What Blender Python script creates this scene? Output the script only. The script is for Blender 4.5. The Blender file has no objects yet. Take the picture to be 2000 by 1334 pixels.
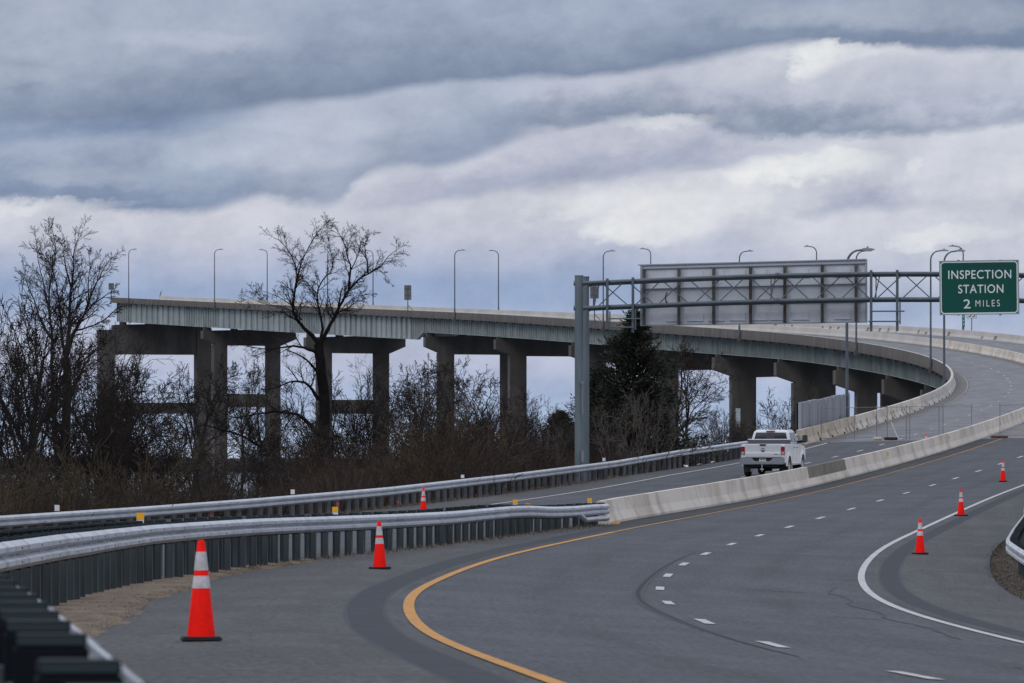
import bpy, bmesh, math, random
import numpy as np
from mathutils import Vector, Matrix

# ------------------------------------------------------------------ camera, sky, sun, exposure
SC = bpy.context.scene
COL = SC.collection
R = math.radians
F = 13000.0            # focal length in pixels of the 2000 px wide photograph

def s2l(r, g, b):
    f = lambda c: (c / 255 / 12.92) if c <= 10.3 else ((c / 255 + .055) / 1.055) ** 2.4
    return (f(r), f(g), f(b), 1.0)

cd = bpy.data.cameras.new('camera')
cam = bpy.data.objects.new('camera', cd); COL.objects.link(cam)
cam.location = (0, 0, 0); cam.rotation_euler = (R(90), 0, 0)
cd.sensor_width = 36; cd.lens = 36 * F / 2000; cd.shift_y = (900 - 667) / 2000
cd.clip_start = .5; cd.clip_end = 60000
cd.dof.use_dof = True; cd.dof.focus_distance = 260; cd.dof.aperture_fstop = 13.0
SC.camera = cam
SC.view_settings.view_transform = 'Standard'; SC.view_settings.look = 'None'
SC.view_settings.exposure = 0; SC.view_settings.gamma = 1
SUN_EL, SUN_AZ = R(34), R(-40)

class NG:
    """small helper to write shader maths"""
    def __init__(s, nt): s.nt = nt
    def n(s, t, **k):
        x = s.nt.nodes.new(t)
        for a, v in k.items(): setattr(x, a, v)
        return x
    def put(s, sock, v):
        if hasattr(v, 'is_output'): s.nt.links.new(v, sock)
        else: sock.default_value = v
    def m(s, op, a, b=0.0, c=None, clamp=False):
        x = s.n('ShaderNodeMath', operation=op, use_clamp=clamp)
        s.put(x.inputs[0], a); s.put(x.inputs[1], b)
        if c is not None: s.put(x.inputs[2], c)
        return x.outputs[0]
    def ss(s, v, lo, hi, o0=0.0, o1=1.0):
        x = s.n('ShaderNodeMapRange', interpolation_type='SMOOTHSTEP')
        for i, q in enumerate((v, lo, hi, o0, o1)): s.put(x.inputs[i], q)
        return x.outputs[0]
    def mix(s, f, a, b, mode='MIX'):
        x = s.n('ShaderNodeMixRGB', blend_type=mode)
        s.put(x.inputs[0], f); s.put(x.inputs[1], a); s.put(x.inputs[2], b)
        return x.outputs[0]
    def ramp(s, f, pts, interp='LINEAR'):
        x = s.n('ShaderNodeValToRGB'); cr = x.color_ramp; cr.interpolation = interp
        while len(cr.elements) < len(pts): cr.elements.new(.5)
        for e, (p, c) in zip(cr.elements, pts):
            e.position = p; e.color = c if hasattr(c, '__len__') else (c, c, c, 1)
        s.put(x.inputs[0], f); return x.outputs[0]
    def comb(s, a, b, c):
        x = s.n('ShaderNodeCombineXYZ')
        for i, q in enumerate((a, b, c)): s.put(x.inputs[i], q)
        return x.outputs[0]
    def noise(s, vec, scale, detail=4, rough=.55, lac=2.0, out=0):
        x = s.n('ShaderNodeTexNoise'); s.put(x.inputs['Vector'], vec)
        x.inputs['Scale'].default_value = scale; x.inputs['Detail'].default_value = detail
        x.inputs['Roughness'].default_value = rough; x.inputs['Lacunarity'].default_value = lac
        return x.outputs[out]
    def curve(s, v, pts):
        x = s.n('ShaderNodeFloatCurve'); c = x.mapping.curves[0]
        pts = sorted(pts)
        c.points[0].location = pts[0]; c.points[1].location = pts[-1]
        for p in pts[1:-1]: c.points.new(*p)
        for p in c.points: p.handle_type = 'AUTO'
        x.mapping.update(); s.put(x.inputs['Value'], v); return x.outputs[0]

def build_world():
    w = bpy.data.worlds.new('World'); SC.world = w; w.use_nodes = True
    nt = w.node_tree; nt.nodes.clear(); g = NG(nt)
    tc = g.n('ShaderNodeTexCoord'); sp = g.n('ShaderNodeSeparateXYZ'); nt.links.new(tc.outputs['Generated'], sp.inputs[0])
    x, y, z = sp.outputs
    yy = g.m('MAXIMUM', y, .02)
    U = g.m('MULTIPLY', g.m('DIVIDE', x, yy), 13.0)      # one unit = 4.4 degrees of azimuth
    V = g.m('MULTIPLY', g.m('DIVIDE', z, yy), 13.0)
    # turbulence, stretched along the slightly tilted cloud streets
    Vt = g.m('ADD', V, g.m('MULTIPLY', U, -.10))
    vec = g.comb(g.m('MULTIPLY', U, 1.0), g.m('MULTIPLY', Vt, 2.8), 0.0)
    n1 = g.m('SUBTRACT', g.noise(vec, 2.2, 7, .55), .5)
    vec2 = g.comb(g.m('MULTIPLY', U, 1.0), g.m('MULTIPLY', Vt, 1.45), 4.7)
    n2 = g.m('SUBTRACT', g.noise(vec2, 6.5, 9, .64), .5)
    vec3 = g.comb(g.m('MULTIPLY', U, 1.0), g.m('MULTIPLY', Vt, 2.4), 9.1)
    n3 = g.m('SUBTRACT', g.noise(vec3, 2.6, 8, .6), .5)
    Vw = g.m('ADD', V, g.m('ADD', g.m('MULTIPLY', n1, .10), g.m('MULTIPLY', n2, .055)))
    Un = g.m('MULTIPLY_ADD', g.m('ADD', U, g.m('MULTIPLY', n2, .12)), 1 / 2.4, .5)
    P = lambda yy_: (900 - yy_) / 1000.0
    base = [(900, (198, 206, 230)), (830, (172, 190, 222)), (760, (174, 187, 218)), (700, (195, 195, 216)), (640, (180, 189, 215)), (590, (149, 167, 203)),
            (545, (156, 171, 204)), (490, (188, 191, 213)), (430, (212, 211, 223)), (380, (213, 212, 223)), (300, (203, 203, 218)), (200, (198, 199, 215)), (80, (196, 197, 212)), (0, (190, 192, 208))]
    colr = g.ramp(g.m('MULTIPLY', Vw, 1 / 1.0), [(P(a), s2l(*c)) for a, c in base], 'B_SPLINE')
    # the lower right of the sky stays pale
    pale = g.m('MULTIPLY', g.ss(U, .15, .75), g.ss(V, .27, .36))
    colr = g.mix(g.m('MULTIPLY', pale, .55), colr, s2l(212, 212, 224))
    def layer(colr, edge, dark, light, w=.02, grow=.12, fade=None, amp=None, jit=1.0):
        ed = g.curve(Un, [((px - 1000) / 2400 + .5, P(py)) for px, py in edge])
        h = g.m('SUBTRACT', g.m('ADD', V, g.m('MULTIPLY', g.m('ADD', g.m('MULTIPLY', n1, .07), g.m('MULTIPLY', n2, .085)), jit)), ed)
        a = g.ss(h, -w, w)
        if fade: a = g.m('MULTIPLY', a, g.ss(h, fade * .25, fade, 1.0, 0.0))
        if amp: a = g.m('MULTIPLY', a, g.curve(Un, [((px - 1000) / 2400 + .5, q) for px, q in amp]))
        hh = g.m('ADD', h, g.m('ADD', g.m('MULTIPLY', n3, .14), g.m('MULTIPLY', n2, .06)))
        c = g.mix(g.ss(hh, -.01, grow), s2l(*dark), s2l(*light))
        return g.mix(a, colr, c)
    colr = layer(colr, [(0, 395), (700, 420), (1000, 372), (1150, 356), (1300, 344), (1400, 330), (1550, 300), (2000, 290)], (172, 176, 200), (200, 200, 216), .016, .09, .15,
                 [(0, 0), (600, .2), (900, .9), (1300, .9), (1480, .5), (1650, 0), (2000, 0)])
    colr = layer(colr, [(0, 430), (1400, 430), (1520, 408), (1600, 416), (1750, 402), (1900, 420), (2000, 430)], (170, 175, 199), (205, 205, 218), .014, .06, .10,
                 [(0, 0), (1480, 0), (1545, .9), (1750, .75), (1900, .25), (2000, .3)])
    colr = layer(colr, [(0, 262), (900, 268), (1000, 258), (1100, 247), (1200, 243), (1300, 232), (1420, 262), (1560, 267), (1720, 260), (1860, 252), (2000, 238)], (136, 148, 173), (190, 193, 211), .013, .085, .17,
                 [(0, 0), (880, 0), (980, .9), (1160, 1), (1290, .85), (1420, .95), (1600, 1), (2000, 1)])
    colr = layer(colr, [(-150, 390), (0, 395), (150, 400), (300, 414), (400, 408), (500, 386), (640, 402), (740, 330), (850, 318), (1000, 275), (1150, 200), (2000, 150)], (132, 147, 177), (172, 181, 203), .014, .13, .40,
                 [(-150, 1), (0, 1), (420, 1), (560, .78), (760, .74), (900, .85), (1000, .6), (1130, 0), (2000, 0)], .7)
    colr = layer(colr, [(-150, 268), (0, 272), (150, 270), (260, 270), (420, 244), (600, 215), (800, 200), (1000, 160), (2000, 100)], (128, 145, 178), (168, 178, 202), .02, .07, .15,
                 [(-150, .9), (0, .9), (200, 1), (380, .85), (520, .3), (640, 0), (2000, 0)])
    colr = layer(colr, [(-150, 240), (300, 235), (500, 215), (700, 190), (850, 160), (1000, 152), (1150, 150), (1300, 130), (1450, 101), (1550, 87), (1750, 90), (2000, 92), (2150, 92)], (122, 136, 163), (166, 175, 198), .013, .17, None,
                 [(-150, .75), (200, .8), (480, .92), (650, 1), (2000, 1), (2150, 1)], .6)
    # sunlit cloud tops
    for cx, cy, rx, ry, amt in [(1585, 118, 60, 30, .8), (1640, 105, 160, 18, .35), (1560, 330, 140, 30, .85), (1260, 445, 130, 30, .75), (1300, 400, 300, 34, .5), (1850, 460, 120, 20, .5), (1300, 236, 110, 18, .45), (1785, 325, 30, 16, .4), (60, 408, 190, 10, .3), (1430, 350, 120, 22, .4)]:
        du = g.m('DIVIDE', g.m('ADD', g.m('SUBTRACT', U, (cx - 1000) / 1000), g.m('MULTIPLY', n2, .30)), rx / 1000)
        dv = g.m('DIVIDE', g.m('ADD', g.m('SUBTRACT', V, P(cy)), g.m('ADD', g.m('MULTIPLY', n2, .13), g.m('MULTIPLY', du, -.006))), ry / 1000)
        r2 = g.m('ADD', g.m('MULTIPLY', du, du), g.m('MULTIPLY', dv, dv))
        colr = g.mix(g.ss(r2, 0.0, 1.6, amt, 0.0), colr, s2l(240, 238, 240))
    for cx, cy, rx, ry, amt in [(390, 78, 150, 22, .38), (30, 150, 90, 16, .35), (1750, 25, 340, 30, .35), (560, 300, 160, 26, .3), (640, 250, 150, 14, .25), (160, 345, 130, 20, .3)]:
        du = g.m('DIVIDE', g.m('ADD', g.m('SUBTRACT', U, (cx - 1000) / 1000), g.m('MULTIPLY', n2, .16)), rx / 1000)
        dv = g.m('DIVIDE', g.m('ADD', g.m('SUBTRACT', V, P(cy)), g.m('ADD', g.m('MULTIPLY', n2, .07), g.m('MULTIPLY', n1, .06))), ry / 1000)
        colr = g.mix(g.ss(g.m('ADD', g.m('MULTIPLY', du, du), g.m('MULTIPLY', dv, dv)), 0.0, 1.8, amt, 0.0), colr, s2l(198, 201, 217))
    # puffs and fine mottling
    vec4 = g.comb(g.m('MULTIPLY', U, 1.0), g.m('MULTIPLY', Vt, 1.3), 2.2)
    n4 = g.noise(vec4, 9.0, 9, .66)
    colr = g.mix(1.0, colr, g.ramp(n4, [(.3, (.885, .895, .92, 1)), (.5, (1, 1, 1, 1)), (.68, (1.09, 1.085, 1.07, 1))]), 'MULTIPLY')
    colr = g.mix(1.0, colr, g.ramp(g.m('ADD', g.m('MULTIPLY_ADD', n3, .75, .5), g.m('MULTIPLY', n2, .5)), [(.2, (.80, .82, .86, 1)), (.5, (1, 1, 1, 1)), (.8, (1.13, 1.12, 1.09, 1))]), 'MULTIPLY')
    colr = g.mix(1.0, colr, (.93, .965, .955, 1), 'MULTIPLY')
    # rest of the overcast dome: brighter towards the zenith
    nd = g.noise(tc.outputs['Generated'], 3.0, 5, .6)
    dome = g.mix(g.ss(z, 0.0, .75), (.46, .49, .58, 1), (.98, 1.03, 1.17, 1))
    dome = g.mix(1.0, dome, g.ramp(nd, [(.3, (.78, .78, .8, 1)), (.7, (1.15, 1.15, 1.15, 1))]), 'MULTIPLY')
    inview = g.m('MULTIPLY', g.ss(y, .3, .6), g.ss(V, .95, 1.9, 1.0, 0.0))
    colr = g.mix(inview, dome, colr)
    colr = g.mix(g.ss(z, -.02, -.002), (.16, .18, .22, 1), colr)
    sky = g.n('ShaderNodeTexSky', sky_type='NISHITA'); sky.sun_disc = False
    sky.sun_elevation = SUN_EL; sky.sun_rotation = SUN_AZ
    ten = g.mix(1.0, colr, (10, 10, 10, 1), 'MULTIPLY')
    bg = g.n('ShaderNodeBackground'); bg.inputs['Strength'].default_value = .1
    nt.links.new(g.mix(.985, sky.outputs[0], ten), bg.inputs['Color'])
    out = g.n('ShaderNodeOutputWorld'); nt.links.new(bg.outputs[0], out.inputs[0])
build_world()

ld = bpy.data.lights.new('sun', 'SUN'); ld.energy = .6; ld.angle = R(25); ld.color = (1, .95, .88)
sun = bpy.data.objects.new('sun', ld); COL.objects.link(sun)
_d = Vector((math.sin(SUN_AZ) * math.cos(SUN_EL), -.75 * math.cos(SUN_EL), math.sin(SUN_EL)))
sun.rotation_euler = _d.to_track_quat('Z', 'Y').to_euler()

# ------------------------------------------------------------------ materials
MATS = {}
def mat(name, col, rough=.8, metal=0.0, var=.0, scale=4.0, col2=None, bump=0.0, stretch=(1, 1, 1), spec=None, emit=None, detail=5, lo=.35, hi=.65, bscale=None, second=None):
    if name in MATS: return MATS[name]
    m = bpy.data.materials.new(name); m.use_nodes = True; nt = m.node_tree; g = NG(nt)
    b = nt.nodes['Principled BSDF']
    b.inputs['Roughness'].default_value = rough; b.inputs['Metallic'].default_value = metal
    if spec is not None: b.inputs['Specular IOR Level'].default_value = spec
    c1 = (*col, 1)
    if col2 is not None or var:
        c2 = (*col2, 1) if col2 is not None else (*[max(0, q * (1 - var)) for q in col], 1)
        if col2 is None: c1 = (*[q * (1 + var) for q in col], 1)
        ge = g.n('ShaderNodeNewGeometry')
        mp = g.n('ShaderNodeMapping'); mp.inputs['Scale'].default_value = stretch
        nt.links.new(ge.outputs['Position'], mp.inputs['Vector'])
        nz = g.noise(mp.outputs[0], scale, detail, .6)
        cc = g.mix(g.ss(nz, lo, hi), c1, c2)
        if second:
            n2 = g.noise(ge.outputs['Position'], second[0], 4, .6)
            cc = g.mix(g.m('MULTIPLY', g.ss(n2, .45, .7), second[2]), cc, (*second[1], 1))
        nt.links.new(cc, b.inputs['Base Color'])
        if bump:
            bp = g.n('ShaderNodeBump'); bp.inputs['Strength'].default_value = bump; bp.inputs['Distance'].default_value = .05
            nt.links.new(g.noise(ge.outputs['Position'], bscale or scale * 3, 4, .6), bp.inputs['Height']); nt.links.new(bp.outputs[0], b.inputs['Normal'])
    else:
        b.inputs['Base Color'].default_value = c1
    MATS[name] = m; return m

def asphalt_mat(name, col, warm):
    """aggregate grain, broad patches, wheel paths and oil drips that follow the lanes (attribute lane = distance from the median)"""
    m = bpy.data.materials.new(name); m.use_nodes = True; nt = m.node_tree; g = NG(nt); b = nt.nodes['Principled BSDF']
    ge = g.n('ShaderNodeNewGeometry'); p = ge.outputs['Position']; sp = g.n('ShaderNodeSeparateXYZ'); nt.links.new(p, sp.inputs[0])
    at = g.n('ShaderNodeAttribute'); at.attribute_name = 'lane'; ln = at.outputs['Fac']
    lv = g.comb(ln, g.m('MULTIPLY', sp.outputs[1], .06), 0.0)
    n = g.noise(p, .22, 6, .6); n3 = g.noise(lv, 1.6, 5, .65); gv = g.comb(g.m('MULTIPLY', ln, 1.0), g.m('MULTIPLY', sp.outputs[1], .16), 3.0)
    n2 = g.noise(gv, 12.0, 6, .85)
    c = g.mix(g.ss(n, .34, .66), (*[q * .84 for q in col], 1), (*[q * 1.13 for q in col], 1))
    c = g.mix(g.m('MULTIPLY', g.ss(n3, .4, .64), .7), c, (*[q * .92 for q in warm], 1))
    for ctr in (3.42, 7.30, -2.6, -6.3):
        d = g.m('ABSOLUTE', g.m('SUBTRACT', ln, ctr)); wp = g.ss(g.m('ABSOLUTE', g.m('SUBTRACT', d, .9)), .15, .55, 1.0, 0.0); oil = g.ss(d, .05, .45, 1.0, 0.0)
        c = g.mix(g.m('MULTIPLY', wp, g.m('MULTIPLY', g.ss(n3, .2, .6), .10)), c, (*[q * 1.5 for q in col], 1))
        c = g.mix(g.m('MULTIPLY', oil, g.m('MULTIPLY', g.ss(n3, .3, .65), .28)), c, (*[q * .55 for q in col], 1))
    c = g.mix(1.0, c, g.ramp(n2, [(.38, (.58, .58, .59, 1)), (.5, (1, 1, 1, 1)), (.62, (1.46, 1.46, 1.44, 1))]), 'MULTIPLY')
    nt.links.new(c, b.inputs['Base Color']); b.inputs['Roughness'].default_value = .88; b.inputs['Specular IOR Level'].default_value = .3
    bp = g.n('ShaderNodeBump'); bp.inputs['Strength'].default_value = .35; bp.inputs['Distance'].default_value = .01
    nt.links.new(g.noise(p, 60, 2), bp.inputs['Height']); nt.links.new(bp.outputs[0], b.inputs['Normal'])
    MATS[name] = m; return m
def add_lane(o):
    me = o.data; n = len(me.vertices); co = np.empty(n * 3, np.float32); me.vertices.foreach_get('co', co); co = co.reshape(-1, 3)
    a = me.attributes.new('lane', 'FLOAT', 'POINT'); a.data.foreach_set('value', ((co[:, 0] - xm(co[:, 1])) / sec(co[:, 1])).astype(np.float32)); return o

ASPH = asphalt_mat('asphalt', (.066, .074, .087), (.058, .062, .069))
SHLD = asphalt_mat('asphalt_shoulder', (.070, .073, .076), (.057, .058, .060))
RUMB2 = mat('rumble_fringe', (.066, .072, .082), .95, spec=.15, var=.08, scale=4)
RUMB = mat('rumble', (.052, .057, .066), .95, spec=.12, col2=(.062, .068, .078), scale=3.0, bump=.3)
CRACK = mat('sealant', (.040, .044, .050), .9, spec=.12)
YEL = mat('yellow_paint', (.54, .245, .036), .8, col2=(.36, .19, .05), scale=2.0, lo=.4, hi=.75, second=(9, (.12, .09, .06), .55))
WHT = mat('white_paint', (.50, .49, .50), .8, col2=(.36, .355, .36), scale=2.0, lo=.4, hi=.75, second=(9, (.15, .15, .16), .5))
OLDW = mat('worn_white_paint', (.50, .50, .49), .8, col2=(.2, .2, .2), scale=1.5)
DECK = mat('deck_concrete', (.185, .19, .20), .9, col2=(.135, .14, .15), scale=.8, stretch=(1, .25, 1), bump=.2, bscale=20)
GUTT = mat('gutter_concrete', (.15, .145, .135), .9, col2=(.10, .098, .092), scale=1.5)
CONC = mat('barrier_concrete', (.62, .57, .50), .9, col2=(.47, .42, .36), scale=.55, stretch=(.8, .5, .7), bump=.25, bscale=8, second=(.42, (.29, .235, .18), .55), lo=.42, hi=.72)
ASPD = asphalt_mat('asphalt_dark_edge', (.040, .044, .050), (.034, .036, .039))
YELW = mat('worn_yellow_paint', (.36, .19, .045), .8, col2=(.20, .12, .05), scale=1.5, lo=.4, hi=.7)
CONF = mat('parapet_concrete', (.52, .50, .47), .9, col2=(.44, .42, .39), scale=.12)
CONT = mat('tan_concrete', (.50, .43, .335), .9, col2=(.28, .235, .18), scale=1.0, stretch=(1.2, 1.2, .15), bump=.2, bscale=8, lo=.4, hi=.72)
COND = mat('dark_concrete', (.22, .20, .165), .9, col2=(.12, .11, .09), scale=1.4, stretch=(1.4, 1.4, .2), bump=.2, bscale=8)
GIRN = mat('girder_painted_shade', (.265, .315, .32), .6, col2=(.20, .24, .245), scale=.3, stretch=(1, 1, .2), second=(.5, (.13, .12, .11), .4))  # same girder paint, shade of the near spans put into the colour
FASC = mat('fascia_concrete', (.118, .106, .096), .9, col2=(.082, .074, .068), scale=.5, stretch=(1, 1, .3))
PIERM = mat('pier_concrete', (.115, .104, .096), .9, col2=(.070, .063, .059), scale=.3, stretch=(1, 1, .25), second=(.2, (.05, .045, .042), .6))
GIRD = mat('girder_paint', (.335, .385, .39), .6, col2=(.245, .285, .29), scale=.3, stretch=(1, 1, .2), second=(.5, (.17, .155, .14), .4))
BRKT = mat('dark_bracket', (.03, .028, .027), .9)
GALV = mat('galvanised_rail', (.52, .55, .60), .5, metal=.3, col2=(.42, .45, .49), scale=1.2, second=(2.5, (.30, .31, .33), .35))
POST = mat('guardrail_post', (.055, .072, .082), .6, metal=.1, col2=(.036, .048, .055), scale=2.0, stretch=(1, 1, .3))
POSTC = mat('weathered_post', (.105, .12, .14), .65, metal=.1, col2=(.065, .075, .088), scale=3.0)
BLOCK = mat('blockout_plastic', (.004, .007, .010), .8, spec=.12)
GANT = mat('gantry_steel', (.105, .135, .16), .55, metal=.25, col2=(.08, .105, .125), scale=1.5, second=(2.0, (.10, .10, .095), .4))
GANTL = mat('gantry_column_steel', (.15, .19, .215), .55, metal=.2, col2=(.11, .145, .165), scale=1.0, stretch=(1, 1, .3))
BLOCKT = mat('blockout_paler_top', (.028, .042, .047), .8, spec=.2)  # top of each block, paler than its body
ALU = mat('sign_aluminium', (.56, .60, .655), .6, metal=.0, col2=(.49, .53, .58), scale=1.2)
ALUD = mat('sign_edge', (.30, .33, .37), .6)
RUST = mat('rusty_beam', (.055, .042, .034), .85, col2=(.085, .085, .085), scale=1.0)
GREEN = mat('sign_green', (.002, .072, .058), .45, var=.06, scale=1.0)
SIGNW = mat('sign_white', (.70, .76, .76), .5)
BLACK = mat('black_letters', (.02, .02, .022), .6)
LAMP = mat('lamp_steel', (.10, .118, .142), .5, metal=.4, var=.1, scale=1)
LAMPH = mat('lamp_head_grey', (.20, .21, .23), .5)
FENC = mat('fence_tube', (.15, .165, .19), .5, metal=.4)
WALLM = mat('noise_wall_panel', (.27, .29, .325), .75, col2=(.21, .225, .255), scale=.8, stretch=(1.5, 1.5, .15))
GREEN.node_tree.nodes['Principled BSDF'].inputs['Specular IOR Level'].default_value = .25
ORNG = mat('cone_orange', (1.0, .012, .006), .6, spec=.08, col2=(.80, .012, .008), scale=7, stretch=(1, 1, .35), lo=.35, hi=.75, second=(14, (.30, .02, .015), .25))
REFL = mat('cone_collar', (.60, .58, .62), .45, col2=(.44, .42, .44), scale=9, second=(16, (.28, .25, .25), .35))
RUBB = mat('black_rubber', (.014, .014, .016), .8)
AMB = mat('amber_reflector', (.85, .42, .01), .4)
WREF = mat('white_reflector', (.72, .72, .74), .4)
REDF = mat('red_ribbon', (.55, .015, .03), .6)
FLAG = mat('orange_flag', (.62, .045, .02), .6)
TRASH = mat('litter_white', (.6, .58, .56), .7)
PAINT = mat('truck_white', (.74, .75, .78), .25, spec=.6)
CHROM = mat('bumper_chrome', (.50, .54, .58), .22, metal=.85)
GLASS = mat('truck_glass', (.012, .014, .018), .06, spec=.8)
TAIL = mat('tail_red', (.30, .008, .015), .25)
TAILC = mat('tail_clear', (.50, .40, .42), .25)
TRIMB = mat('truck_black', (.012, .013, .015), .5)
TOOLB = mat('toolbox_grey', (.10, .105, .12), .6, metal=.3)
PLATE = mat('plate_white', (.65, .62, .62), .5)
BARK = mat('bark', (.020, .017, .016), .95, col2=(.012, .010, .010), scale=5, stretch=(1, 1, .3))
TWIG = mat('twig', (.030, .025, .023), .95, col2=(.018, .015, .015), scale=2, spec=.15)
BARKD = mat('dark_bark', (.013, .011, .011), .95, col2=(.008, .007, .007), scale=5, spec=.1)
TWIG2 = mat('twig_brown', (.036, .024, .019), .95, col2=(.02, .015, .013), scale=2)
TWIGL = mat('twig_pale', (.11, .095, .082), .95, col2=(.06, .05, .045), scale=2)
CEDAR = mat('cedar_foliage', (.012, .018, .012), .9, col2=(.024, .026, .015), scale=.9)
BRUSHR = mat('brush_red_brown', (.050, .028, .019), .95, col2=(.022, .015, .012), scale=.35, second=(.15, (.10, .066, .032), .7))
BRUSHG = mat('brush_grey_brown', (.026, .020, .018), .95, col2=(.014, .011, .011), scale=.4)
BRUSHT = mat('brush_tan', (.058, .043, .023), .95, col2=(.026, .022, .012), scale=.5)
SOIL = mat('leaf_litter', (.050, .038, .025), .95, col2=(.022, .017, .013), scale=.8, bump=.15, bscale=6, second=(2.2, (.085, .065, .04), .5))
DRYG = mat('dry_grass', (.20, .15, .10), .95, col2=(.115, .085, .058), scale=1.3, bump=.35, bscale=14, lo=.3, hi=.7, stretch=(1.6, .5, 1), second=(1.2, (.075, .055, .038), .5))
MUDG = mat('mud_grass', (.060, .048, .034), .95, col2=(.02, .018, .016), scale=2.5, bump=.6, bscale=20)
FARV = mat('far_wood', (.055, .050, .052), .95, col2=(.035, .033, .036), scale=.02)
WATER = mat('river_water', (.10, .13, .16), .18, spec=.5, col2=(.09, .115, .14), scale=.02, bump=.25, bscale=.6)

# ------------------------------------------------------------------ object helpers
class MB:
    def __init__(s): s.v = []; s.f = []; s.mi = []; s.cur = 0
    def add(s, vs, fs):
        o = len(s.v); s.v += [tuple(q) for q in vs]; s.f += [tuple(i + o for i in f) for f in fs]; s.mi += [s.cur] * len(fs)
    def box(s, c, size, M=None):
        x, y, z = (q / 2 for q in size)
        vs = [Vector((a * x, b * y, d * z)) for d in (-1, 1) for b in (-1, 1) for a in (-1, 1)]
        if M is not None: vs = [M @ v for v in vs]
        vs = [v + Vector(c) for v in vs]
        s.add(vs, [(0, 2, 3, 1), (4, 5, 7, 6), (0, 1, 5, 4), (2, 6, 7, 3), (0, 4, 6, 2), (1, 3, 7, 5)])
    def beam(s, a, b, w, h, up=(0, 0, 1)):
        a, b = Vector(a), Vector(b); t = (b - a).normalized(); u = Vector(up)
        sd = t.cross(u)
        if sd.length < 1e-4: sd = t.cross(Vector((0, 1, 0)))
        sd.normalize(); u = sd.cross(t).normalized()
        vs = [p + sd * (i * w / 2) + u * (j * h / 2) for p in (a, b) for i, j in ((-1, -1), (1, -1), (1, 1), (-1, 1))]
        s.add(vs, [(0, 3, 2, 1), (4, 5, 6, 7), (0, 1, 5, 4), (1, 2, 6, 5), (2, 3, 7, 6), (3, 0, 4, 7)])
    def tube(s, pts, rad, n=8, cap=True):
        pts = [Vector(p) for p in pts]
        if not hasattr(rad, '__len__'): rad = [rad] * len(pts)
        vs = []; ref = None
        for i, p in enumerate(pts):
            t = (pts[min(i + 1, len(pts) - 1)] - pts[max(i - 1, 0)]).normalized()
            if ref is None: ref = Vector((0, 0, 1)) if abs(t.z) < .9 else Vector((1, 0, 0))
            sd = t.cross(ref).normalized(); u = sd.cross(t).normalized(); ref = u
            for k in range(n):
                a = 2 * math.pi * k / n; vs.append(p + (sd * math.cos(a) + u * math.sin(a)) * rad[i])
        fs = [(i * n + k, i * n + (k + 1) % n, (i + 1) * n + (k + 1) % n, (i + 1) * n + k) for i in range(len(pts) - 1) for k in range(n)]
        if cap: fs += [tuple(range(n - 1, -1, -1)), tuple((len(pts) - 1) * n + k for k in range(n))]
        s.add(vs, fs)
    def loft(s, rings, closed=True, cap=True):
        n = len(rings[0]); vs = [q for r in rings for q in r]; m = n if closed else n - 1
        fs = [(i * n + k, i * n + (k + 1) % n, (i + 1) * n + (k + 1) % n, (i + 1) * n + k) for i in range(len(rings) - 1) for k in range(m)]
        if cap and closed: fs += [tuple(range(n - 1, -1, -1)), tuple((len(rings) - 1) * n + k for k in range(n))]
        s.add(vs, fs)
    def prism(s, prof, x0, x1, axis='x'):
        """prof: (y,z) outline extruded along x"""
        n = len(prof)
        if axis == 'x': vs = [(x0, a, b) for a, b in prof] + [(x1, a, b) for a, b in prof]
        elif axis == 'y': vs = [(a, x0, b) for a, b in prof] + [(a, x1, b) for a, b in prof]
        else: vs = [(a, b, x0) for a, b in prof] + [(a, b, x1) for a, b in prof]
        s.add(vs, [tuple(range(n - 1, -1, -1)), tuple(range(n, 2 * n))] + [(k, (k + 1) % n, n + (k + 1) % n, n + k) for k in range(n)])
    def build(s, name, m, parent=None, smooth=False, bevel=0, seg=2, fix=True):
        me = bpy.data.meshes.new(name); me.from_pydata(s.v, [], s.f)
        for q in (m if isinstance(m, (list, tuple)) else [m]): me.materials.append(q)
        if any(s.mi): me.polygons.foreach_set('material_index', s.mi)
        if fix or bevel:
            bm = bmesh.new(); bm.from_mesh(me)
            if bevel:
                bmesh.ops.remove_doubles(bm, verts=bm.verts, dist=1e-5)
                es = [e for e in bm.edges if len(e.link_faces) == 2 and e.calc_face_angle(0) > R(25)]
                bmesh.ops.bevel(bm, geom=es, offset=bevel, segments=seg, affect='EDGES', clamp_overlap=True)
            bmesh.ops.recalc_face_normals(bm, faces=bm.faces); bm.to_mesh(me); bm.free()
        if smooth: me.shade_smooth() if smooth is True else me.set_sharp_from_angle(angle=smooth) 
        return link(name, me, parent)

def link(name, me, parent=None):
    o = bpy.data.objects.new(name, me); COL.objects.link(o)
    if parent is not None: o.parent = parent
    return o

class NB:
    """numpy builder for very many quads"""
    def __init__(s): s.v = []; s.q = []; s.n = 0
    def add(s, v, q): s.v.append(v); s.q.append(q + s.n); s.n += len(v)
    def arrays(s): return np.concatenate(s.v), np.concatenate(s.q)
    def mesh(s, name, m):
        v, q = s.arrays(); return np_mesh(name, v, q, m)
def np_mesh(name, v, q, m):
    me = bpy.data.meshes.new(name); me.vertices.add(len(v)); me.vertices.foreach_set('co', v.astype(np.float32).ravel())
    k = q.shape[1]
    me.loops.add(q.size); me.loops.foreach_set('vertex_index', q.astype(np.int32).ravel())
    me.polygons.add(len(q)); me.polygons.foreach_set('loop_start', np.arange(len(q), dtype=np.int32) * k)
    me.materials.append(m); me.update(calc_edges=True); me.validate(); return me

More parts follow.
